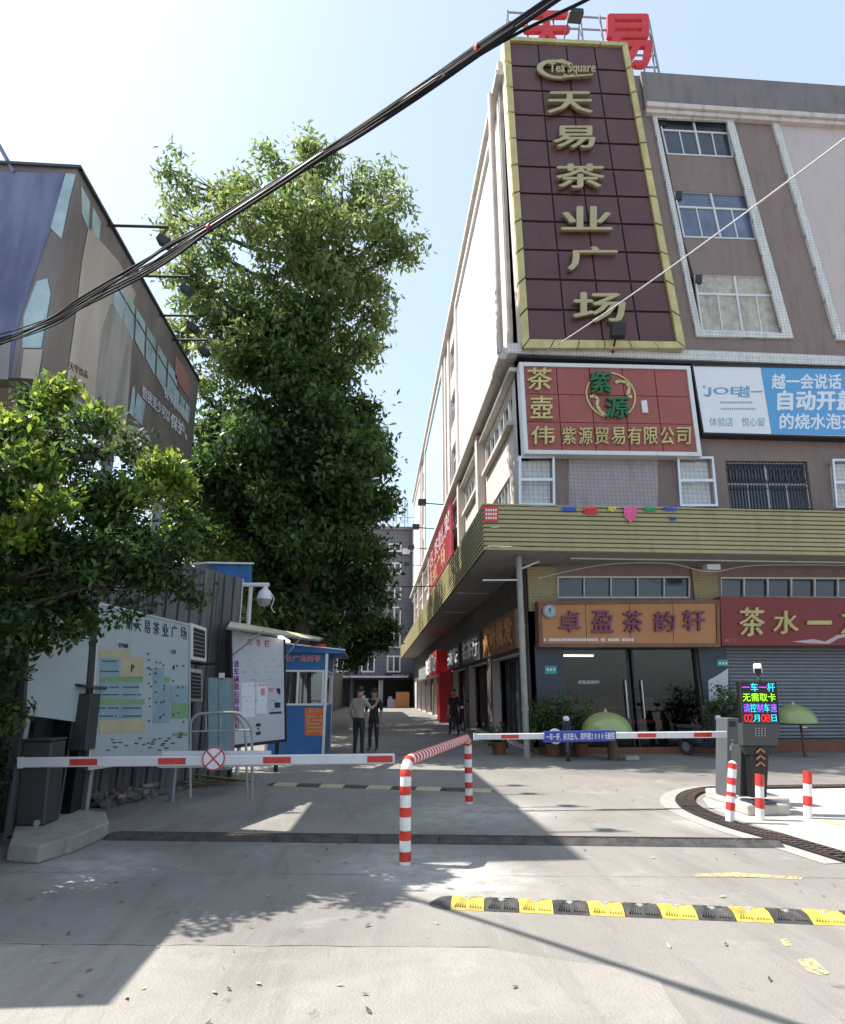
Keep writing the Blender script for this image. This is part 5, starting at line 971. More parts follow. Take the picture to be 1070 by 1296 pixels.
for y in (947, 955.5, 964):
    k = M(); a = FD.px(957.5, y + 5.5, 0); b = FD.px(963, y + 1, 0); c = FD.px(968.5, y + 5.5, 0)
    for u, v in ((a, b), (b, c)): FD.bar(k, u, v, .02, -.004, .006)
    k.build('chevron', 'gold' if 0 else 'orange', td)
rowsL = [('一车一杆', ['led_m', 'led_c', 'led_m', 'led_c'], .04, .27), ('无需取卡', ['led_g'] * 4, .29, .5), ('请控制车速', ['led_v', 'led_c', 'led_v', 'led_c', 'led_v'], .54, .76), ('02月08日', ['led_r', 'led_r', 'led_c', 'led_r', 'led_r', 'led_c'], .79, .98)]
for s, ms, t0, t1 in rowsL:
    n = len(s); w_ = [.62 if ord(c) < 128 else 1.0 for c in s]; tot = sum(w_); x = 0
    for ch, mm, wi in zip(s, ms, w_):
        a, b = .05 + .9 * x / tot, .05 + .9 * (x + wi) / tot; x += wi; k = M(); put_glyph(FD, k, ch, [bl(q, a, t0), bl(q, b, t0), bl(q, b, t1), bl(q, a, t1)], .002, .006, .006, em=ord(ch) > 127); k.build('character', mm, td, recalc=False)
ct = FD.p(*FD.px(962, 846), -.05); cmr = thing('bullet_camera', 'white bullet camera tilted on a short stalk on top of the display terminal', 'camera', tuple(ct))
d = Vector((-.1, -.16, -.05)).normalized(); s1_ = d.cross(Vector((0, 0, 1))).normalized(); u1 = s1_.cross(d)
def obx(k, c, d, s, u, l, w_, h): k.hexa([c + d * (i * l) + s * (j * w_) + u * (m_ * h) for m_ in (-1, 1) for i, j in ((-1, -1), (1, -1), (1, 1), (-1, 1))])
k = M(); obx(k, ct, d, s1_, u1, .13, .055, .05); k.build('housing', 'whitemetal', cmr, bevel=.02); k = M(); obx(k, ct + d * .135 - u1 * .005, d, s1_, u1, .01, .045, .036); k.build('lens', 'screen', cmr); k = M(); k.tube([ct - u1 * .05, ct - u1 * .1 + Vector((0, .02, 0)), (ct.x, Yd + .05, FD.px(960, 862)[1])], .022, 8); k.build('stalk', 'dark', cmr)
# striped U rail
P1, P2 = gnd(513, 1094), gnd(594, 1017); H_ = Fr((0, P1.y, 0), (1, 0, 0), (0, -1, 0)).px(512, 964)[1]; print('rail H', H_)
path = [P1 + Vector((0, 0, z)) for z in np.linspace(0, H_ - .16, 9)]
ux = (P2 - P1).normalized()
path += [P1 + ux * (.16 * (1 - math.cos(a))) + Vector((0, 0, H_ - .16 + .16 * math.sin(a))) for a in np.linspace(.25, math.pi / 2, 6)]
path += [P1.lerp(P2, t) + Vector((0, 0, H_)) for t in np.linspace(.06, .94, 16)]
path += [P2 - ux * (.16 * (1 - math.cos(a))) + Vector((0, 0, H_ - .16 + .16 * math.sin(a))) for a in np.linspace(math.pi / 2, .25, 6)]
path += [P2 + Vector((0, 0, z)) for z in np.linspace(H_ - .16, 0, 9)]
acc = [0]
for a, b in zip(path, path[1:]): acc.append(acc[-1] + (b - a).length)
def at_s(s):
    for i in range(len(path) - 1):
        if acc[i + 1] >= s: return path[i].lerp(path[i + 1], (s - acc[i]) / max(1e-6, acc[i + 1] - acc[i]))
    return path[-1]
rail = thing('striped_rail', 'bent tube rail wrapped in red and white bands standing between the two barriers', 'rail', tuple(P1))
RR = .06; s = .04; i = 0; tot = acc[-1]; LV = H_ - .16; k = M(); k.tube(path, RR - .004, 16); k.build('tube', 'whitetape', rail, smooth=True)
bands = []
z = .03
for w_, g in ((.085, .1), (.085, .125), (.085, .115), (.08, .09)): bands.append((z, z + w_)); z += w_ + g
z = LV + .02; 
while z < tot - LV - .05: bands.append((z, z + .055)); z += .055 + .085
for w_, g in ((.085, .1), (.085, .125), (.085, .115), (.08, .09)): pass
z = tot - .03
for w_, g in ((.085, .1), (.085, .125), (.085, .115), (.08, .09)): bands.append((z - w_, z)); z -= w_ + g
for a, b in bands:
    n = 5; k = M(); k.tube([at_s(a + (b - a) * j / n) for j in range(n + 1)], RR, 18); k.build('red_band', 'redtape', rail, smooth=True)
# bollards
bl_lab = ['bollard with four red bands and a white pointed cap nearest the barrier cabinet', 'shortest bollard with two red bands before the grey plinth', 'bollard with a red top standing alone on the pale apron to the right']
for (bp, tp, reds, cap), lb in zip((((924, 1042), (930, 966), [(966, 973), (984.5, 993), (1002.5, 1007.5), (1015.5, 1025.5)], 1), ((962.5, 1038.5), (963, 980), [(980, 995), (1010, 1023)], 0), ((1023, 1036.5), (1024, 976), [(976, 992), (1007.5, 1020)], 0)), bl_lab):
    b = gnd(*bp); fb = Fr((0, b.y, 0), (1, 0, 0), (0, -1, 0)); H1 = fb.px(tp[0], tp[1])[1]; xt = fb.px(*tp)[0]; lean = (xt - b.x) * .85
    def pz(z): return Vector((b.x + lean * z / H1, b.y, z))
    t = thing('bollard', 'white ' + lb, 'bollard', tuple(b), 'striped bollards on the apron'); k = M(); k.tube([pz(.006), pz(H1)], .052, 16)
    if cap: k.tube([pz(H1), pz(H1 + .03)], [.054, .02], 16)
    k.build('post', 'whitetape', t, smooth=True)
    for (u, v) in reds: k = M(); k.tube([pz(max(.02, fb.px(bp[0], v)[1])), pz(min(H1 + .001, fb.px(bp[0], u)[1]))], .0555, 18); k.build('red_band', 'redtape', t, smooth=True)
# yellow and black speed hump
def hump(name, label, A, B, D, seg, mats, h, chev=True, rounded=True, holes=False):
    L_ = (B - A).length; d = (B - A).normalized(); s = Vector((-d.y, d.x, 0)); n = max(1, round(L_ / seg)); sg = L_ / n; t = thing(name, label, 'speed hump', tuple(A))
    prof = [(0, 0), (.02 * D / .3, h * .35), (D * .3, h * .92), (D * .5, h), (D * .7, h * .92), (D - .02, h * .35), (D, 0)]
    for i in range(n):
        a = A + d * (i * sg + .003); b = A + d * ((i + 1) * sg - .003); k = M(); vs = [p + s * u + Vector((0, 0, v + .002)) for p in (a, b) for u, v in prof]; m_ = len(prof)
        k.add(vs, [(j, j + 1, j + 1 + m_, j + m_) for j in range(m_ - 1)] + [tuple(range(m_)), tuple(range(2 * m_ - 1, m_ - 1, -1)), (0, m_, 2 * m_ - 1, m_ - 1)])
        o = k.build('segment', mats[i % len(mats)], t)
        c_ = (a + b) / 2
        if chev:
            g = M()
            for j in range(5):
                for sd_ in (-1, 1):
                    for u0, u1_, hh0, hh1 in ((.06, .42, .45, .97), (.58, .94, .97, .45)):
                        w1 = sg * (.08 + .075 * j); w2_ = w1 * .45 + sg * .05
                        wa, wb = (w1, w2_) if u0 < .5 else (w2_, w1)
                        p0 = c_ + d * sd_ * wa + s * D * u0 + Vector((0, 0, h * hh0 + .003)); p1 = c_ + d * sd_ * wb * (1 if u0 < .5 else 1) + s * D * u1_ + Vector((0, 0, h * hh1 + .005)); g.tube([p0, p1], .0055, 4)
            g.build('raised_rib', mats[i % len(mats)], o, kind='stuff')
            k = M(); k.lathe(c_ + s * D * .5 + Vector((0, 0, h)), [(.03, 0), (.028, .006), (.014, .009), (.012, .003)], 12); k.build('bolt', 'alu', o)
        if holes:
            k = M()
            for j in range(5): k.lathe(a + d * (sg * (j + .5) / 5) + s * D * .35 + Vector((0, 0, h * .93)), [(.022, 0), (.02, .008), (.002, .009)], 8)
            k.build('bolt', 'rust', o, kind='stuff')
            for (u0, u1_) in ((.44, .47), (.53, .56)):
                k = M(); k.hexa([a + s * D * u0 + Vector((0, 0, h)), b + s * D * u0 + Vector((0, 0, h)), b + s * D * u1_ + Vector((0, 0, h)), a + s * D * u1_ + Vector((0, 0, h)), a + s * D * u0 + Vector((0, 0, h + .01)), b + s * D * u0 + Vector((0, 0, h + .01)), b + s * D * u1_ + Vector((0, 0, h + .01)), a + s * D * u1_ + Vector((0, 0, h + .01))]); k.build('lid_edge', 'rust', o)
    if rounded:
        k = M(); e = A + d * .0; ring = []
        for q_ in (1.0, .6, .15):
            ring.append([e + s * D * .5 + (s * math.cos(a) * D * .5 * q_ - d * abs(math.sin(a)) * .18 * q_) + Vector((0, 0, {1.0: .002, .6: h * .85, .15: h}[q_])) for a in np.linspace(0, math.pi, 11)])
        vs = [v for r_ in ring for v in r_]; k.add(vs, [(r_ * 11 + j, r_ * 11 + j + 1, r_ * 11 + 12 + j, r_ * 11 + 11 + j) for r_ in range(2) for j in range(10)] + [tuple(range(22, 33))]); k.build('end_cap', 'black', t, smooth=True)
    return t
A = gnd(570, 1152); B = gnd(1130, 1175); hump('speed_hump', 'yellow and black rubber speed hump with chevron ribs across the front', A, B, (gnd(570, 1138) - A).length, .262, ['yellow', 'black'], .045)
A = gnd(140, 1064); B = gnd(995, 1074); hump('cable_hump', 'long black rubber cable hump across the road under the striped rail', A, B, .36, .9, ['black'], .05, chev=False, holes=True)
A = gnd(345, 995); B = gnd(622, 1003.5); hump('speed_hump', 'low worn yellow and grey speed hump beyond the rail in the shade', A, B, .35, .42, ['yellowprint', 'black'], .03, chev=False)

# =====================================================================
# SHOP FRONT CLUTTER
# =====================================================================
def leaf_cloud(name, blobs, n, size, mats, parent=None, base=None, seed=1, droop=.3, kind=None, aspect=2.2, clump=14, cl_r=.35, shell=.55):
    r = np.random.default_rng(seed); C = np.array([b[0] for b in blobs], float); R = np.array([b[1] for b in blobs], float)
    vol = R.prod(1) ** (2 / 3.); pr = vol / vol.sum(); nc = max(1, n // clump); ci = r.choice(len(blobs), nc, p=pr)
    d = r.normal(size=(nc, 3)); d /= np.linalg.norm(d, axis=1)[:, None]; rad = (shell + (1 - shell) * r.random(nc)) * (1 + .12 * r.normal(size=nc)); cen = C[ci] + d * rad[:, None] * R[ci]
    tone = r.random(nc)
    N_ = nc * clump; cc = np.repeat(cen, clump, 0) + r.normal(size=(N_, 3)) * cl_r * np.array([1, 1, .6]) * .5
    dirs = r.normal(size=(N_, 3)); dirs[:, 2] -= droop; dirs /= np.linalg.norm(dirs, axis=1)[:, None]
    up = r.normal(size=(N_, 3)) * .7; up[:, 2] += 1.0; side = np.cross(dirs, up); side /= np.linalg.norm(side, axis=1)[:, None] + 1e-9
    s = size * (.65 + .7 * r.random(N_))[:, None]; nrm = np.cross(side, dirs)
    v = np.empty((N_, 4, 3)); v[:, 0] = cc; v[:, 1] = cc + dirs * s * .5 + side * s / aspect * .5 + nrm * s * .06; v[:, 2] = cc + dirs * s; v[:, 3] = cc + dirs * s * .5 - side * s / aspect * .5 + nrm * s * .06
    b = np.array(BASE.get(parent.name, Vector()) if parent else (base or (0, 0, 0)), float); v -= b
    me = bpy.data.meshes.new(name); me.vertices.add(N_ * 4); me.vertices.foreach_set('co', v.ravel()); me.loops.add(N_ * 4); me.loops.foreach_set('vertex_index', np.arange(N_ * 4, dtype=np.int32))
    me.polygons.add(N_); me.polygons.foreach_set('loop_start', np.arange(0, N_ * 4, 4, dtype=np.int32)); me.polygons.foreach_set('loop_total', np.full(N_, 4, dtype=np.int32))
    for mm in mats: me.materials.append(mm)
    mi = np.minimum((np.repeat(tone, clump) * len(mats) + r.normal(size=N_) * .25).clip(0, len(mats) - .01), len(mats) - 1).astype(np.int32); me.polygons.foreach_set('material_index', mi); me.update()
    o = bpy.data.objects.new(name, me); COL.objects.link(o)
    if parent: o.parent = parent
    else: o.location = tuple(b)
    if kind: o['kind'] = kind
    BASE[o.name] = Vector(b); return o, cen
LFdark = leaf_mat('leaf_dark', (.028, .06, .018), .35); LFmid = leaf_mat('leaf_mid', (.045, .1, .022), .45); LFlight = leaf_mat('leaf_light', (.085, .15, .03), .5); LFyoung = leaf_mat('leaf_young', (.16, .24, .03), .5); LFhaze = leaf_mat('leaf_hazed', (.15, .2, .07), .5); LFolive = leaf_mat('leaf_olive', (.09, .14, .045), .5); LFdeep = leaf_mat('leaf_deep', (.018, .042, .014), .3)  # LFhaze: haze over the tall crown is put into this pale leaf colour
def shrub(label, c, r, h, n, seed, pot=True):
    c = Vector(c); t = thing('potted_shrub', label, 'plant', tuple(c)); k = M(); k.lathe(c, [(.16, 0), (.2, .25), (.23, .32), (.2, .32), (.19, .26)], 14); k.build('pot', 'terracotta', t, smooth=True)
    leaf_cloud('foliage', [((c.x, c.y, c.z + h * .6), (r, r * .8, h * .42)), ((c.x - r * .4, c.y, c.z + h * .5), (r * .6, r * .6, h * .3))], n, .09, [LFdark, LFmid, LFlight], t, seed=seed, clump=8, cl_r=.15, shell=.3)
    k = M()
    for i in range(5): k.tube([c + Vector((0, 0, .25)), c + Vector((random.uniform(-r, r) * .5, random.uniform(-.1, .1), h * .7))], .012, 5)
    k.build('stem', 'bark', t); return t
shrub('bushy green potted shrub left of the green dome, in front of the dark column', (4.7, 17.3, 0), .75, 1.6, 3000, 3)
shrub('second bushy potted shrub right against the first one', (5.45, 17.4, 0), .6, 1.4, 2000, 4)
shrub('potted shrub behind the barrier cabinet beside the poster', (9.6, 17.3, 0), .75, 1.9, 2600, 5)
shrub('small dark potted shrub standing by the alley corner pipe', (3.4, 18.0, 0), .35, .8, 700, 6)
def dome(label, c, rx, z0, z1, post=.05):
    t = thing('green_dome', label, 'dome', (c[0], c[1], 0)); k = M(); prof = [(rx * 1.0, z0), (rx * 1.01, z0 + .02)] + [(rx * math.cos(a), z0 + .02 + (z1 - z0 - .02) * math.sin(a)) for a in np.linspace(.12, 1.5, 10)]
    k.lathe((c[0], c[1], 0), prof, 28); k.build('shell', 'melon', t, smooth=True); k = M(); k.lathe((c[0], c[1], z1), [(.05, -.01), (.045, .03), (.02, .06), (.005, .1)], 10); k.build('knob', 'yellowprint', t, smooth=True)
    k = M(); k.lathe((c[0], c[1], z0 - .02), [(rx * .97, 0), (rx * .97, .015)], 28); k.build('underside', 'dark', t)
    k = M(); k.lathe((c[0] + .12, c[1], 0), [(post * 1.5, 0), (post * 1.6, .25), (post * 1.1, .4), (post, z0 - .02)], 12); k.build('pedestal', 'wood', t, smooth=True); return t
dm = dome('large glossy light green dome with a brown pedestal in front of the glass door', (5.85, 16.4), .62, .64, 1.14, .09)
k = M(); c_ = Vector((6.4, 16.4, .66)); k.hexa([c_ + Vector(v) for v in ((-.1, -.08, -.02), (.22, -.03, -.07), (.22, .03, -.07), (-.1, .08, -.02), (-.1, -.06, .1), (.2, -.02, -.04), (.2, .02, -.04), (-.1, .06, .1))]); k.build('spout', 'paper', dm, bevel=.01)
dome('light green dome on a slim post in front of the closed shutter', (11.05, 16.7), .52, .84, 1.3, .03)
def scooter(label, loc, rot, full=True):
    t = thing('electric_scooter', label, 'scooter', (0, 0, 0)); 
    def wheel(x):
        k = M(); pts = [(x + .2 * math.cos(a), 0, .22 + .2 * math.sin(a)) for a in np.linspace(0, 2 * math.pi, 21)]; k.tube(pts, .045, 8, cap=False); w_ = k.build('wheel', 'black', t, smooth=True); k = M(); k.tube([(x, -.03, .22), (x, .03, .22)], .13, 14); k.build('rim', 'greymetal', w_)
    wheel(-.6); wheel(.6)
    k = M(); k.prism([(-.75, -.11, .45), (-.3, -.11, .3), (.15, -.11, .22), (.38, -.11, .3), (.5, -.11, .9), (.42, -.11, .95), (.25, -.11, .38), (-.1, -.11, .36), (-.15, -.11, .62), (-.75, -.11, .68)], (0, .22, 0)); k.build('body', 'slate', t, bevel=.03)
    k = M(); k.box((-.78, -.13, .68), (-.1, .13, .78)); k.build('seat', 'black', t, bevel=.04); k = M(); k.tube([(.6, 0, .22), (.46, 0, .95), (.42, 0, 1.05)], .03, 8); k.build('fork', 'dark', t)
    k = M(); k.tube([(.36, -.32, 1.06), (.42, -.1, 1.03), (.42, .1, 1.03), (.36, .32, 1.06)], .018, 8); k.build('handlebar', 'dark', t)
    for s in (-1, 1): k = M(); k.tube([(.4, s * .22, 1.04), (.4, s * .27, 1.22)], .008, 5); k.box((.38, s * .3 - .06, 1.2), (.4, s * .3 + .06, 1.29)); k.build('mirror', 'dark', t)
    k = M(); k.lathe((.53, 0, .93), [(.07, 0), (.085, .05), (.06, .1), (.01, .12)], 12); k.build('headlight', 'white', t)
    t.location = loc; t.rotation_euler.z = rot; return t
scooter('dark electric scooter parked under the shrubs left of the green dome', (4.95, 16.75, 0), -1.9)
scooter('dark electric scooter parked behind the right barrier arm near the glass door', (8.6, 16.9, 0), -1.2)
scooter('dark scooter standing beside the barrier cabinet in front of the poster', (9.45, 16.6, 0), -1.75)
scooter('dark scooter parked in the alley by the red panels', (3.75, 29.5, 0), -1.3)
k = M(); k.box((6.2, 16.2, 0), (6.55, 16.4, .1)); o = k.build('stone_block', 'paper', base=(6.3, 16.3, 0), bevel=.02); tag(o, 'small pale block on the ground beside the dome pedestal', 'block')

# =====================================================================
# PEOPLE
# =====================================================================
def person(label, loc, rot, J, shirt, pants, h=1.7, hold=None):
    sc_ = h / 1.7; root = thing('person', label, 'person', tuple(loc))
    base = dict(pel=(0, 0, .93), wai=(0, 0, 1.08), che=(0, 0, 1.3), nec=(0, .0, 1.44), hd0=(0, .01, 1.54), hd1=(0, .015, 1.64), shL=(-.17, 0, 1.38), shR=(.17, 0, 1.38), elL=(-.24, .02, 1.12), elR=(.24, .02, 1.12), wrL=(-.25, .08, .88), wrR=(.25, .08, .88), haL=(-.25, .1, .79), haR=(.25, .1, .79), hiL=(-.09, 0, .88), hiR=(.09, 0, .88), knL=(-.1, .02, .49), knR=(.1, .02, .49), anL=(-.11, 0, .08), anR=(.11, 0, .08), toL=(-.12, .16, .03), toR=(.12, .16, .03))
    base.update(J); names_ = list(base); rad = dict(pel=.13, wai=.12, che=.145, nec=.055, hd0=.085, hd1=.08, shL=.07, shR=.07, elL=.048, elR=.048, wrL=.03, wrR=.03, haL=.034, haR=.034, hiL=.095, hiR=.095, knL=.062, knR=.062, anL=.042, anR=.042, toL=.035, toR=.035)
    ed = [('pel', 'wai'), ('wai', 'che'), ('che', 'nec'), ('nec', 'hd0'), ('hd0', 'hd1'), ('che', 'shL'), ('shL', 'elL'), ('elL', 'wrL'), ('wrL', 'haL'), ('che', 'shR'), ('shR', 'elR'), ('elR', 'wrR'), ('wrR', 'haR'), ('pel', 'hiL'), ('hiL', 'knL'), ('knL', 'anL'), ('anL', 'toL'), ('pel', 'hiR'), ('hiR', 'knR'), ('knR', 'anR'), ('anR', 'toR')]
    me = bpy.data.meshes.new('body'); me.from_pydata([Vector(base[n]) * sc_ for n in names_], [(names_.index(a), names_.index(b)) for a, b in ed], []); o = bpy.data.objects.new('body', me); COL.objects.link(o)
    md = o.modifiers.new('s', 'SKIN'); o.modifiers.new('d', 'SUBSURF').levels = 2
    for i, n in enumerate(names_):
        sv = me.skin_vertices[0].data[i]; r_ = rad[n] * sc_; sv.radius = (r_, r_ * (.72 if n in ('che', 'wai', 'pel') else 1)); sv.use_root = (n == 'pel')
    dg = bpy.context.evaluated_depsgraph_get(); m2 = bpy.data.meshes.new_from_object(o.evaluated_get(dg)); bpy.data.objects.remove(o); m2.name = 'body'
    for mm in ('skin', shirt, pants, 'black'): m2.materials.append(MT[mm])
    hp = {n: Vector(base[n]) * sc_ for n in names_}
    for p in m2.polygons:
        c = p.center; dn = min(names_, key=lambda n: (hp[n] - c).length - rad[n] * .6)
        z = c.z / sc_
        p.material_index = 3 if z < .1 else 2 if dn in ('pel', 'hiL', 'hiR', 'knL', 'knR', 'anL', 'anR') and z < .98 else 0 if dn in ('wrL', 'wrR', 'haL', 'haR', 'hd0', 'hd1', 'nec') or (dn in ('elL', 'elR') and (c - hp['sh' + dn[2]]).length > (hp[dn] - hp['sh' + dn[2]]).length) else 1
        p.use_smooth = True
    b = bpy.data.objects.new('body', m2); COL.objects.link(b); b.parent = root; BASE[b.name] = Vector(loc)
    hc = Vector(base['hd1']) * sc_ + Vector((0, 0, -.01)); bl_ = BASE[root.name]
    k = M(); n = 14; vs = []
    for i in range(7):
        th = math.pi * .62 * i / 6
        for j in range(n): a = 2 * math.pi * j / n; y = math.sin(th) * math.sin(a); vs.append(bl_ + hc + Vector((.092 * math.sin(th) * math.cos(a), .1 * y * (.78 if y > 0 and th > .9 else 1) - .012, .05 + .085 * math.cos(th))))
    k.add(vs, [(i * n + j, i * n + (j + 1) % n, (i + 1) * n + (j + 1) % n, (i + 1) * n + j) for i in range(6) for j in range(n)] + [tuple(range(n))]); k.build('hair', 'hair', root, smooth=True)
    k = M(); f0 = bl_ + hc + Vector((0, .082, -.02)); k.hexa([f0 + Vector(v) for v in ((-.014, -.01, -.02), (.014, -.01, -.02), (.014, .024, -.018), (-.014, .024, -.018), (-.007, -.01, .03), (.007, -.01, .03), (.007, .006, .03), (-.007, .006, .03))]); k.build('nose', 'skin', root)
    for s in (-1, 1):
        k = M(); k.lathe(bl_ + hc + Vector((s * .03, .078, .012)), [(.004, -.007), (.011, 0), (.004, .007)], 8); k.build('eye', 'black', root); k = M(); k.lathe(bl_ + hc + Vector((s * .088, 0, -.02)), [(.006, -.03), (.016, -.01), (.018, .015), (.006, .03)], 8); k.build('ear', 'skin', root)
        hn = 'haL' if s < 0 else 'haR'; w = Vector(base[hn]) * sc_; dv = (w - Vector(base['wr' + hn[2]]) * sc_).normalized(); sdv = dv.cross(Vector((0, 1, 0))).normalized() if abs(dv.y) < .8 else Vector((1, 0, 0))
        for q in range(4):
            a = bl_ + w + sdv * (q - 1.5) * .018; k = M(); L_ = (.07, .085, .08, .06)[q]; k.tube([a, a + dv * L_ * .55, a + dv * L_ + Vector((0, .015, 0))], [.01, .009, .007], 6); k.build('finger', 'skin', b)
        a = bl_ + w + sdv * .035 * (-s) - dv * .02; k = M(); k.tube([a, a + dv * .03 + sdv * .02 * (-s), a + dv * .055 + sdv * .022 * (-s)], [.012, .011, .008], 6); k.build('thumb', 'skin', b)
    k = M(); mp_ = bl_ + hc + Vector((0, .083, -.06)); k.box(mp_ + Vector((-.022, 0, -.004)), mp_ + Vector((.022, .006, .004))); k.build('mouth', 'pinkprint', root)
    root.rotation_euler.z = rot; return root
pk = gnd(456, 957); pk = Vector((pk.x, 17.6, 0)); pk.x = Fr((0, 17.6, 0), (1, 0, 0), (0, -1, 0)).px(454, 930)[0]
person('man in a grey beige T-shirt and dark trousers standing beside the blue booth', pk, -.5, dict(elR=(.3, .1, 1.18), wrR=(.34, .28, 1.28), haR=(.34, .34, 1.36), che=(0, -.03, 1.3), hd0=(.01, .03, 1.54), hd1=(.01, .045, 1.63), elL=(-.27, -.02, 1.12), wrL=(-.25, .1, .94), haL=(-.22, .15, .87)), 'shirt', 'trousers', 1.72)
pk2 = Fr((0, 19.4, 0), (1, 0, 0), (0, -1, 0)).px(473, 930)
person('man half hidden behind the man in the T-shirt, facing the camera', (pk2[0], 19.4, 0), 2.8, {}, 'darkshirt', 'trousers', 1.68)
person('dark clothed man walking in the shade of the alley by the red panels', (3.1, 25.6, 0), .3, dict(knL=(-.1, .12, .5), anL=(-.1, .16, .1), toL=(-.1, .32, .06), knR=(.1, -.02, .49), anR=(.1, -.2, .12), toR=(.1, -.06, .03), elL=(-.24, -.06, 1.12), wrL=(-.24, -.02, .88), haL=(-.24, .0, .8)), 'darkshirt', 'trousers', 1.72)

# =====================================================================
# TREES
# =====================================================================
def pxblob(px, py, Y, r, ry=1.0, sq=.85):
    f = Fr((0, Y, 0), (1, 0, 0), (0, -1, 0)); a = f.px(px, py); b = f.px(px + r, py); R_ = abs(b[0] - a[0]); return ((a[0], Y, a[1]), (R_, R_ * ry, R_ * sq))
def tree(label, trunk, blobs, n, size, mats, seed, r0, limbs=10, core=.5, **kw):
    t = thing('broadleaf_tree', label, 'tree', tuple(trunk[0])); k = M(); tp = smooth_path([Vector(p) for p in trunk], 5); k.tube(tp, [r0 * (1 - .75 * i / (len(tp) - 1)) * (1.25 if i == 0 else 1) for i in range(len(tp))], 14)
    k.build('trunk', 'bark', t, smooth=True)
    rs_ = random.Random(seed); top = Vector(trunk[-1])
    for i, b in enumerate(blobs[:limbs] if limbs < len(blobs) else blobs):
        c = Vector(b[0]); near = min(tp[len(tp) // 4:], key=lambda p: (p - c).length + max(0, p.z - c.z) * 2); mid = near.lerp(c, .5) + Vector((rs_.uniform(-.3, .3), rs_.uniform(-.3, .3), -.25)); P_ = smooth_path([near, mid, c], 4); k = M(); k.tube(P_, [max(.012, r0 * .34 * (1 - .8 * j / (len(P_) - 1))) for j in range(len(P_))], 7)
        for q in range(7):
            e = c + Vector((rs_.uniform(-1, 1) * b[1][0], rs_.uniform(-1, 1) * b[1][1], rs_.uniform(-.6, 1) * b[1][2])) * .8; s_ = P_[rs_.randrange(4, len(P_))]; k.tube([s_, s_.lerp(e, .5) + Vector((0, 0, -.05)), e], [r0 * .07, r0 * .05, r0 * .02], 5)
        k.build('limb', 'bark', t, smooth=True)
    sub = []
    for (c, r_) in blobs:
        sub.append((c, tuple(x * core for x in r_)))
        for q in range(7):
            v = Vector((rs_.gauss(0, 1), rs_.gauss(0, 1), rs_.gauss(0, 1))).normalized(); f = rs_.uniform(.28, .5); e = rs_.uniform(.6, .98)
            sub.append(((c[0] + v.x * r_[0] * e, c[1] + v.y * r_[1] * e, c[2] + v.z * r_[2] * e), (r_[0] * f, r_[1] * f, r_[2] * f * .8)))
    leaf_cloud('crown', sub, n, size, mats, t, seed=seed, **kw); return t
# near tree at the left edge
T1 = [pxblob(60, 560, 7.6, 55), pxblob(20, 640, 7.0, 70), pxblob(110, 620, 7.2, 58), pxblob(165, 560, 7.6, 26), pxblob(100, 700, 6.8, 70), pxblob(160, 690, 7.4, 30), pxblob(195, 612, 7.6, 28), pxblob(25, 745, 7.0, 75), pxblob(140, 735, 7.0, 55), pxblob(200, 720, 7.3, 45), pxblob(238, 745, 7.6, 24), pxblob(30, 805, 7.2, 32), pxblob(60, 800, 7.6, 24), pxblob(8, 850, 7.5, 30), pxblob(-10, 905, 7.5, 34), pxblob(95, 785, 7.2, 34), pxblob(40, 515, 7.8, 32), pxblob(225, 690, 7.6, 24), pxblob(-60, 640, 6.5, 90), pxblob(-40, 780, 6.6, 70), pxblob(110, 545, 6.6, 24), pxblob(-20, 560, 7, 50)]
tree('near leafy tree with bright young tips overhanging from the left edge', [(-4.75, 7.5, 0), (-4.6, 7.4, 1.2), (-4.5, 7.3, 2.4), (-4.3, 7.2, 3.6), (-4.1, 7.1, 4.6)], T1, 27000, .09, [LFdeep, LFdark, LFdark, LFmid, LFlight], 11, .16, clump=14, cl_r=.17, shell=.6)
tips = [pxblob(x, y, Y, r) for x, y, Y, r in ((70, 500, 7.2, 26), (120, 530, 6.9, 20), (20, 545, 6.8, 28), (40, 590, 6.6, 32), (205, 595, 7.2, 24), (230, 615, 7.3, 16), (170, 630, 7.0, 22), (60, 640, 6.4, 30), (20, 680, 6.4, 24))]
tr_ = [o for o in bpy.data.objects if o.name.startswith('broadleaf_tree')][-1]; leaf_cloud('young_shoots', tips, 5200, .1, [LFyoung, LFlight], tr_, seed=21, clump=10, cl_r=.14, droop=-.8, shell=.4)
# creeper-covered trunk base
leaf_cloud('undergrowth', [((-4.85, 7.6, 1.0), (.4, .35, 1.1)), ((-4.6, 8.3, .4), (.3, .3, .5)), ((-5.2, 7.2, 1.3), (.4, .4, 1.3)), ((-4.45, 8.0, .9), (.25, .25, .7)), ((-4.3, 7.7, .35), (.2, .2, .35))], 7500, .09, [LFdeep, LFdark], base=(-4.9, 7.6, 0), seed=31, kind='stuff', clump=8, cl_r=.15)
leaf_cloud('undergrowth', [(tuple(gnd(190, 985) + Vector((-.25, .1, .18))), (1.0, .35, .25)), (tuple(gnd(150, 1000) + Vector((-.1, 0, .12))), (.6, .3, .2))], 3000, .08, [LFdeep, LFdark], base=tuple(gnd(190, 985)), seed=32, kind='stuff', clump=8, cl_r=.15)
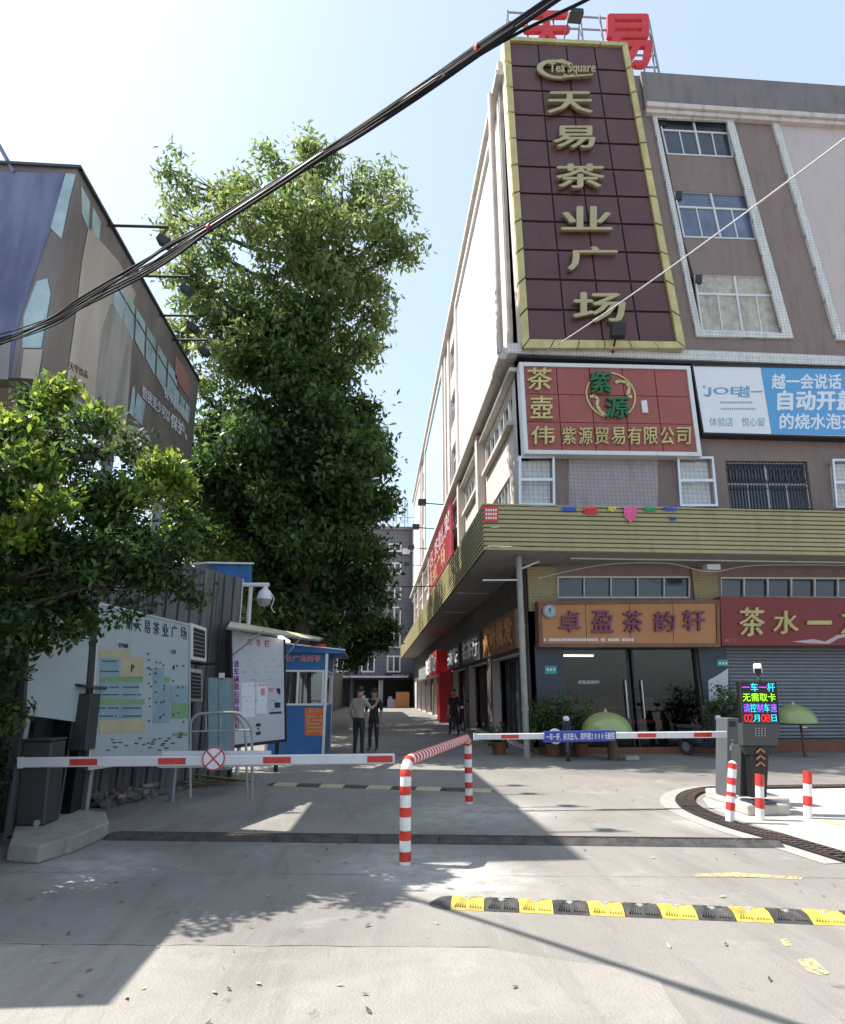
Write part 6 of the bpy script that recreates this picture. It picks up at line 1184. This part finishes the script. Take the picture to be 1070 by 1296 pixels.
# tall tree over the booth
T2 = [pxblob(a[0], a[1], a[2] - 1.2, a[3], 1.35) for a in ((395, 212, 21, 30), (385, 245, 21, 42), (330, 240, 21, 45), (285, 250, 20.5, 36), (238, 232, 20.5, 30), (215, 270, 20, 22), (455, 248, 21, 44), (495, 290, 20.5, 38), (512, 320, 21, 24), (425, 300, 20, 62), (345, 310, 20.5, 66), (270, 320, 20, 48), (235, 350, 20, 34), (330, 390, 21, 66), (400, 400, 21, 58), (462, 345, 21, 42), (462, 400, 21, 32), (255, 400, 20.5, 40), (230, 430, 20.5, 24), (440, 440, 21, 40), (350, 460, 21, 60), (285, 460, 20.5, 46), (400, 475, 21, 40), (470, 440, 21, 20), (395, 190, 21, 16))]
gt = gnd(360, 948); 
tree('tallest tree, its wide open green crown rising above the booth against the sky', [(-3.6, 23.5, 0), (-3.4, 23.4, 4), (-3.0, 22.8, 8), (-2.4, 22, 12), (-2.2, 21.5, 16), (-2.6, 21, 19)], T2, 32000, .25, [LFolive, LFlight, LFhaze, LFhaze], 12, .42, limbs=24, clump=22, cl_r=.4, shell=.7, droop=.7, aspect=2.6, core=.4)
T3 = [pxblob(a[0], a[1], a[2] - 4.4, a[3], 1.45) for a in ((430, 520, 25, 52), (462, 545, 25, 32), (370, 530, 24, 52), (300, 540, 24, 50), (340, 590, 24, 66), (430, 590, 25, 56), (476, 590, 25, 20), (265, 590, 23, 38), (280, 640, 24, 44), (380, 650, 25, 76), (452, 650, 25, 38), (330, 700, 25, 56), (410, 715, 25, 62), (460, 700, 26, 28), (380, 770, 26, 50), (300, 690, 25, 30), (440, 760, 26, 30), (475, 640, 25, 18), (470, 730, 26, 16), (250, 600, 23, 30), (300, 750, 24, 34), (350, 790, 25, 34), (265, 560, 24, 30), (240, 660, 23, 24), (410, 800, 26, 26), (470, 640, 25, 26), (478, 760, 26, 16))]
T3 += [((-2.6, 18.6, 11.5), (1.6, 1.2, 1.6)), ((-1.6, 18.4, 9.6), (1.3, 1, 1.3)), ((-3.6, 18.8, 13.2), (1.6, 1.2, 1.4)), ((-.9, 18.3, 8.3), (1.1, 1, 1.0)), ((-2.2, 19.2, 8.0), (1.6, 1.3, 1.4))]  # hidden crown clumps added to shade the near canopy side
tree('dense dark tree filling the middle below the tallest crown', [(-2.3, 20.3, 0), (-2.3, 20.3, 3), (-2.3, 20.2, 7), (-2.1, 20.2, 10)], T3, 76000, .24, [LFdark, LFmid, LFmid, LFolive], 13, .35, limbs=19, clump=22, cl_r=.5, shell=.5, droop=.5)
T6 = [((x, y, z), (2.6, 3.2, 2.6)) for x, y, z in ((-5.5, 30, 9), (-5, 35, 10), (-6, 40, 10), (-5.2, 45, 9.5), (-5, 32, 12.5), (-5.4, 43, 12.5), (-4.6, 28, 7), (-4.8, 38, 7), (-5.2, 25, 8), (-4.9, 27, 10.5), (-4.4, 24, 5.5), (-4.2, 30, 5.5), (-4.3, 41, 5), (-4.4, 46, 6.5), (-2.6, 26, 10.5), (-2.8, 29, 12), (-3.0, 32.5, 12.5), (-2.4, 24, 9.5), (-3.2, 36, 12.5))]  # mostly hidden crown, with clumps added to shade alley floor and canopy
tree('second dark tree further back along the left of the alley', [(-5.6, 36, 0), (-5.6, 36, 4), (-5.4, 36, 9)], T6, 46000, .36, [LFdeep, LFdark], 16, .3, limbs=8, clump=16, cl_r=.6, shell=.3)
T4 = [pxblob(*a) for a in ((470, 790, 33, 24), (450, 812, 33, 26), (485, 805, 33, 18), (430, 800, 33, 28), (492, 792, 33, 10), (410, 830, 33, 26), (446, 838, 33, 14))]
tree('low bright bushy tree at the alley side below the dark tree', [(-2.6, 33, 0), (-2.4, 33, 2), (-2.1, 33, 4)], T4, 12000, .2, [LFdark, LFmid, LFlight], 14, .15, limbs=7, clump=12, cl_r=.5, shell=.3)
T5 = [pxblob(*a) for a in ((225, 660, 17, 30), (250, 685, 17, 28), (275, 700, 18, 24), (300, 705, 19, 20), (200, 690, 16, 30), (265, 670, 18, 18))]
tree('small bushy tree behind the shed roof', [(-6.6, 17.5, 0), (-6.4, 17.5, 3), (-6.2, 17.5, 5)], T5, 9000, .16, [LFdark, LFmid, LFyoung], 15, .12, limbs=6, clump=12, cl_r=.4, shell=.3)

# =====================================================================
# WIRES
# =====================================================================
def shadow_point(px, py, dn=0.0):
    r = ray(px, py); n = Vector((2.08, 1.54)); n.normalize(); s = Vector((.715, -.2)); p0 = Vector((.58, 5.7)) + n * dn
    a = n.x * (r.x + s.x * r.z) + n.y * (r.y + s.y * r.z); b = n.x * (s.x * EYE - p0.x) + n.y * (s.y * EYE - p0.y); t = -b / a; return Vector((0, 0, EYE)) + r * t
main = [(-160, 478), (-70, 452), (0, 431), (62, 407), (102, 384), (167, 348), (216, 318), (262, 289), (343, 238), (405, 198), (457, 165), (530, 116), (600, 67), (650, 33), (700, -1), (780, -58)]
ax_ = [0, 110, 216, 343, 457, 560, 650, 700]; an_ = [shadow_point(x, y).y for x, y in ((0, 431), (110, 379), (216, 318), (343, 238), (457, 165), (560, 95), (650, 33), (700, -1))]
an_ = [min(a, 8.2) for a in an_]; cf = np.polyfit(ax_, 1 / np.array(an_), 2)
def cable_point(x, y, dy=0.0):
    r = ray(x, y); Y_ = min(1 / np.polyval(cf, max(x, -60)), 8.45) + dy; return Vector((0, 0, EYE)) + r * (Y_ / r.y)
print('cable fit', [round(1 / np.polyval(cf, a), 2) for a in (-160, 0, 216, 457, 700)], [round(a, 2) for a in an_])
t = thing('cable_bundle', 'thick bundle of black overhead cables slung diagonally across the sky', 'cables', tuple(shadow_point(300, 268)))
rr = random.Random(5)
for i in range(9):
    off = (i - 4) * 1.2; ph = rr.random() * 6; amp = rr.uniform(1.5, 4); P_ = []
    for j, (x, y) in enumerate(main):
        w_ = off + amp * math.sin(ph + j * 1.1) * (1.0 if j < 7 else .35) + (off * .35 if j <= 6 else 0); P_.append(cable_point(x + w_ * .5, y + w_ * .85, rr.uniform(-.015, .015)))
    P_.pop(); P_.append(P_[-1] + (P_[-1] - P_[-5]).normalized() * 9)
    k = M(); k.tube(smooth_path(P_, 6), rr.uniform(.008, .0115), 7); k.build('strand', 'cable' if i != 3 else 'charcoal', t, smooth=True)
pe = cable_point(-160, 478); up_ = thing('utility_pole', 'concrete utility pole just left of the billboard carrying the black cable bundle', 'pole', (pe.x - .1, pe.y + .15, 0))
k = M(); k.tube([(pe.x - .1, pe.y + .15, 0), (pe.x - .1, pe.y + .15, pe.z + .6)], [.15, .1], 12); k.build('post', 'concrete', up_, smooth=True); k = M(); k.box((pe.x - .8, pe.y, pe.z - .1), (pe.x + .6, pe.y + .08, pe.z - .02)); k.build('cross_arm', 'greymetal', up_)
for (x, y) in ((604, 64), (264, 288)):
    c = cable_point(x, y); c2_ = cable_point(x + 3, y - 2.1); k = M(); k.tube([c, c2_], .026, 10); k.build('tie', 'redtape', t)
P_ = [cable_point(x, y, .06) for x, y in ((770, -16), (740, 1), (700, 20), (657, 41), (600, 74), (530, 120), (457, 168), (343, 241), (216, 321), (102, 386), (0, 433), (-100, 458))]
k = M(); k.tube(smooth_path(P_, 5), .008, 6); o = k.build('overhead_wire', 'cable', base=P_[0], smooth=True); tag(o, 'single black wire peeling away from the cable bundle at the top', 'wire')
a = F.p(*F.px(690, 446, .9), .9); b = Vector((0, 0, EYE)) + ray(1120, 137) * 9.0; k = M(); k.tube([a.lerp(b, t_) + Vector((0, 0, -.5 * t_ * (1 - t_))) for t_ in np.linspace(0, 1, 14)], .016, 6); o = k.build('overhead_wire', 'palewire', base=a, smooth=True); tag(o, 'thin pale wire running from the ledge below the maroon sign up to the right', 'wire')
a = onY(440, 739, 34); b = onX(556, 742, BX); k = M(); k.tube([a, a.lerp(b, .5) + Vector((0, 0, -.1)), b], .035, 5); o = k.build('overhead_wire', 'cable', base=a); tag(o, 'short dark wire crossing the alley from the tree to the banner', 'wire')
P_ = [Vector((4.6, 17.6, 4.75)), Vector((6.5, 17.5, 5.15)), Vector((8.4, 17.4, 5.2)), Vector((9.6, 17.3, 4.95)), Vector((11.5, 17.4, 5.2)), Vector((18, 17.4, 5.22))]
k = M(); k.tube(smooth_path(P_, 5), .012, 5); o = k.build('loose_wire', 'palewire', base=P_[0]); tag(o, 'thin pale wire looped under the canopy soffit', 'wire')
k = M(); k.box((9.45, 17.2, 5.0), (9.85, 17.5, 5.16)); o = k.build('soffit_lamp', 'whitemetal', base=(9.6, 17.3, 5.1), bevel=.02); tag(o, 'small white box lamp under the canopy between the two shop signs', 'lamp')

# fallen leaves and grit on the ground
r_ = np.random.default_rng(3); k = M()
for i in range(420):
    x = r_.uniform(-3.2, 4.5); y = r_.uniform(3.2, 14)
    if r_.random() > (.9 if x < 0 else .3): continue
    a = r_.uniform(0, 6.28); l_ = r_.uniform(.012, .035); d = Vector((math.cos(a), math.sin(a), r_.uniform(-.1, .25))) * l_; w_ = Vector((-math.sin(a), math.cos(a), 0)) * l_ * .4; c = Vector((x, y, .012)); k.cur = int(r_.integers(0, 3)); k.add([c - d, c + w_, c + d + Vector((0, 0, .004)), c - w_], [(0, 1, 2, 3)])
k.build('fallen_leaves', ['yellowprint', 'wood', 'bark'], kind='stuff', recalc=False)
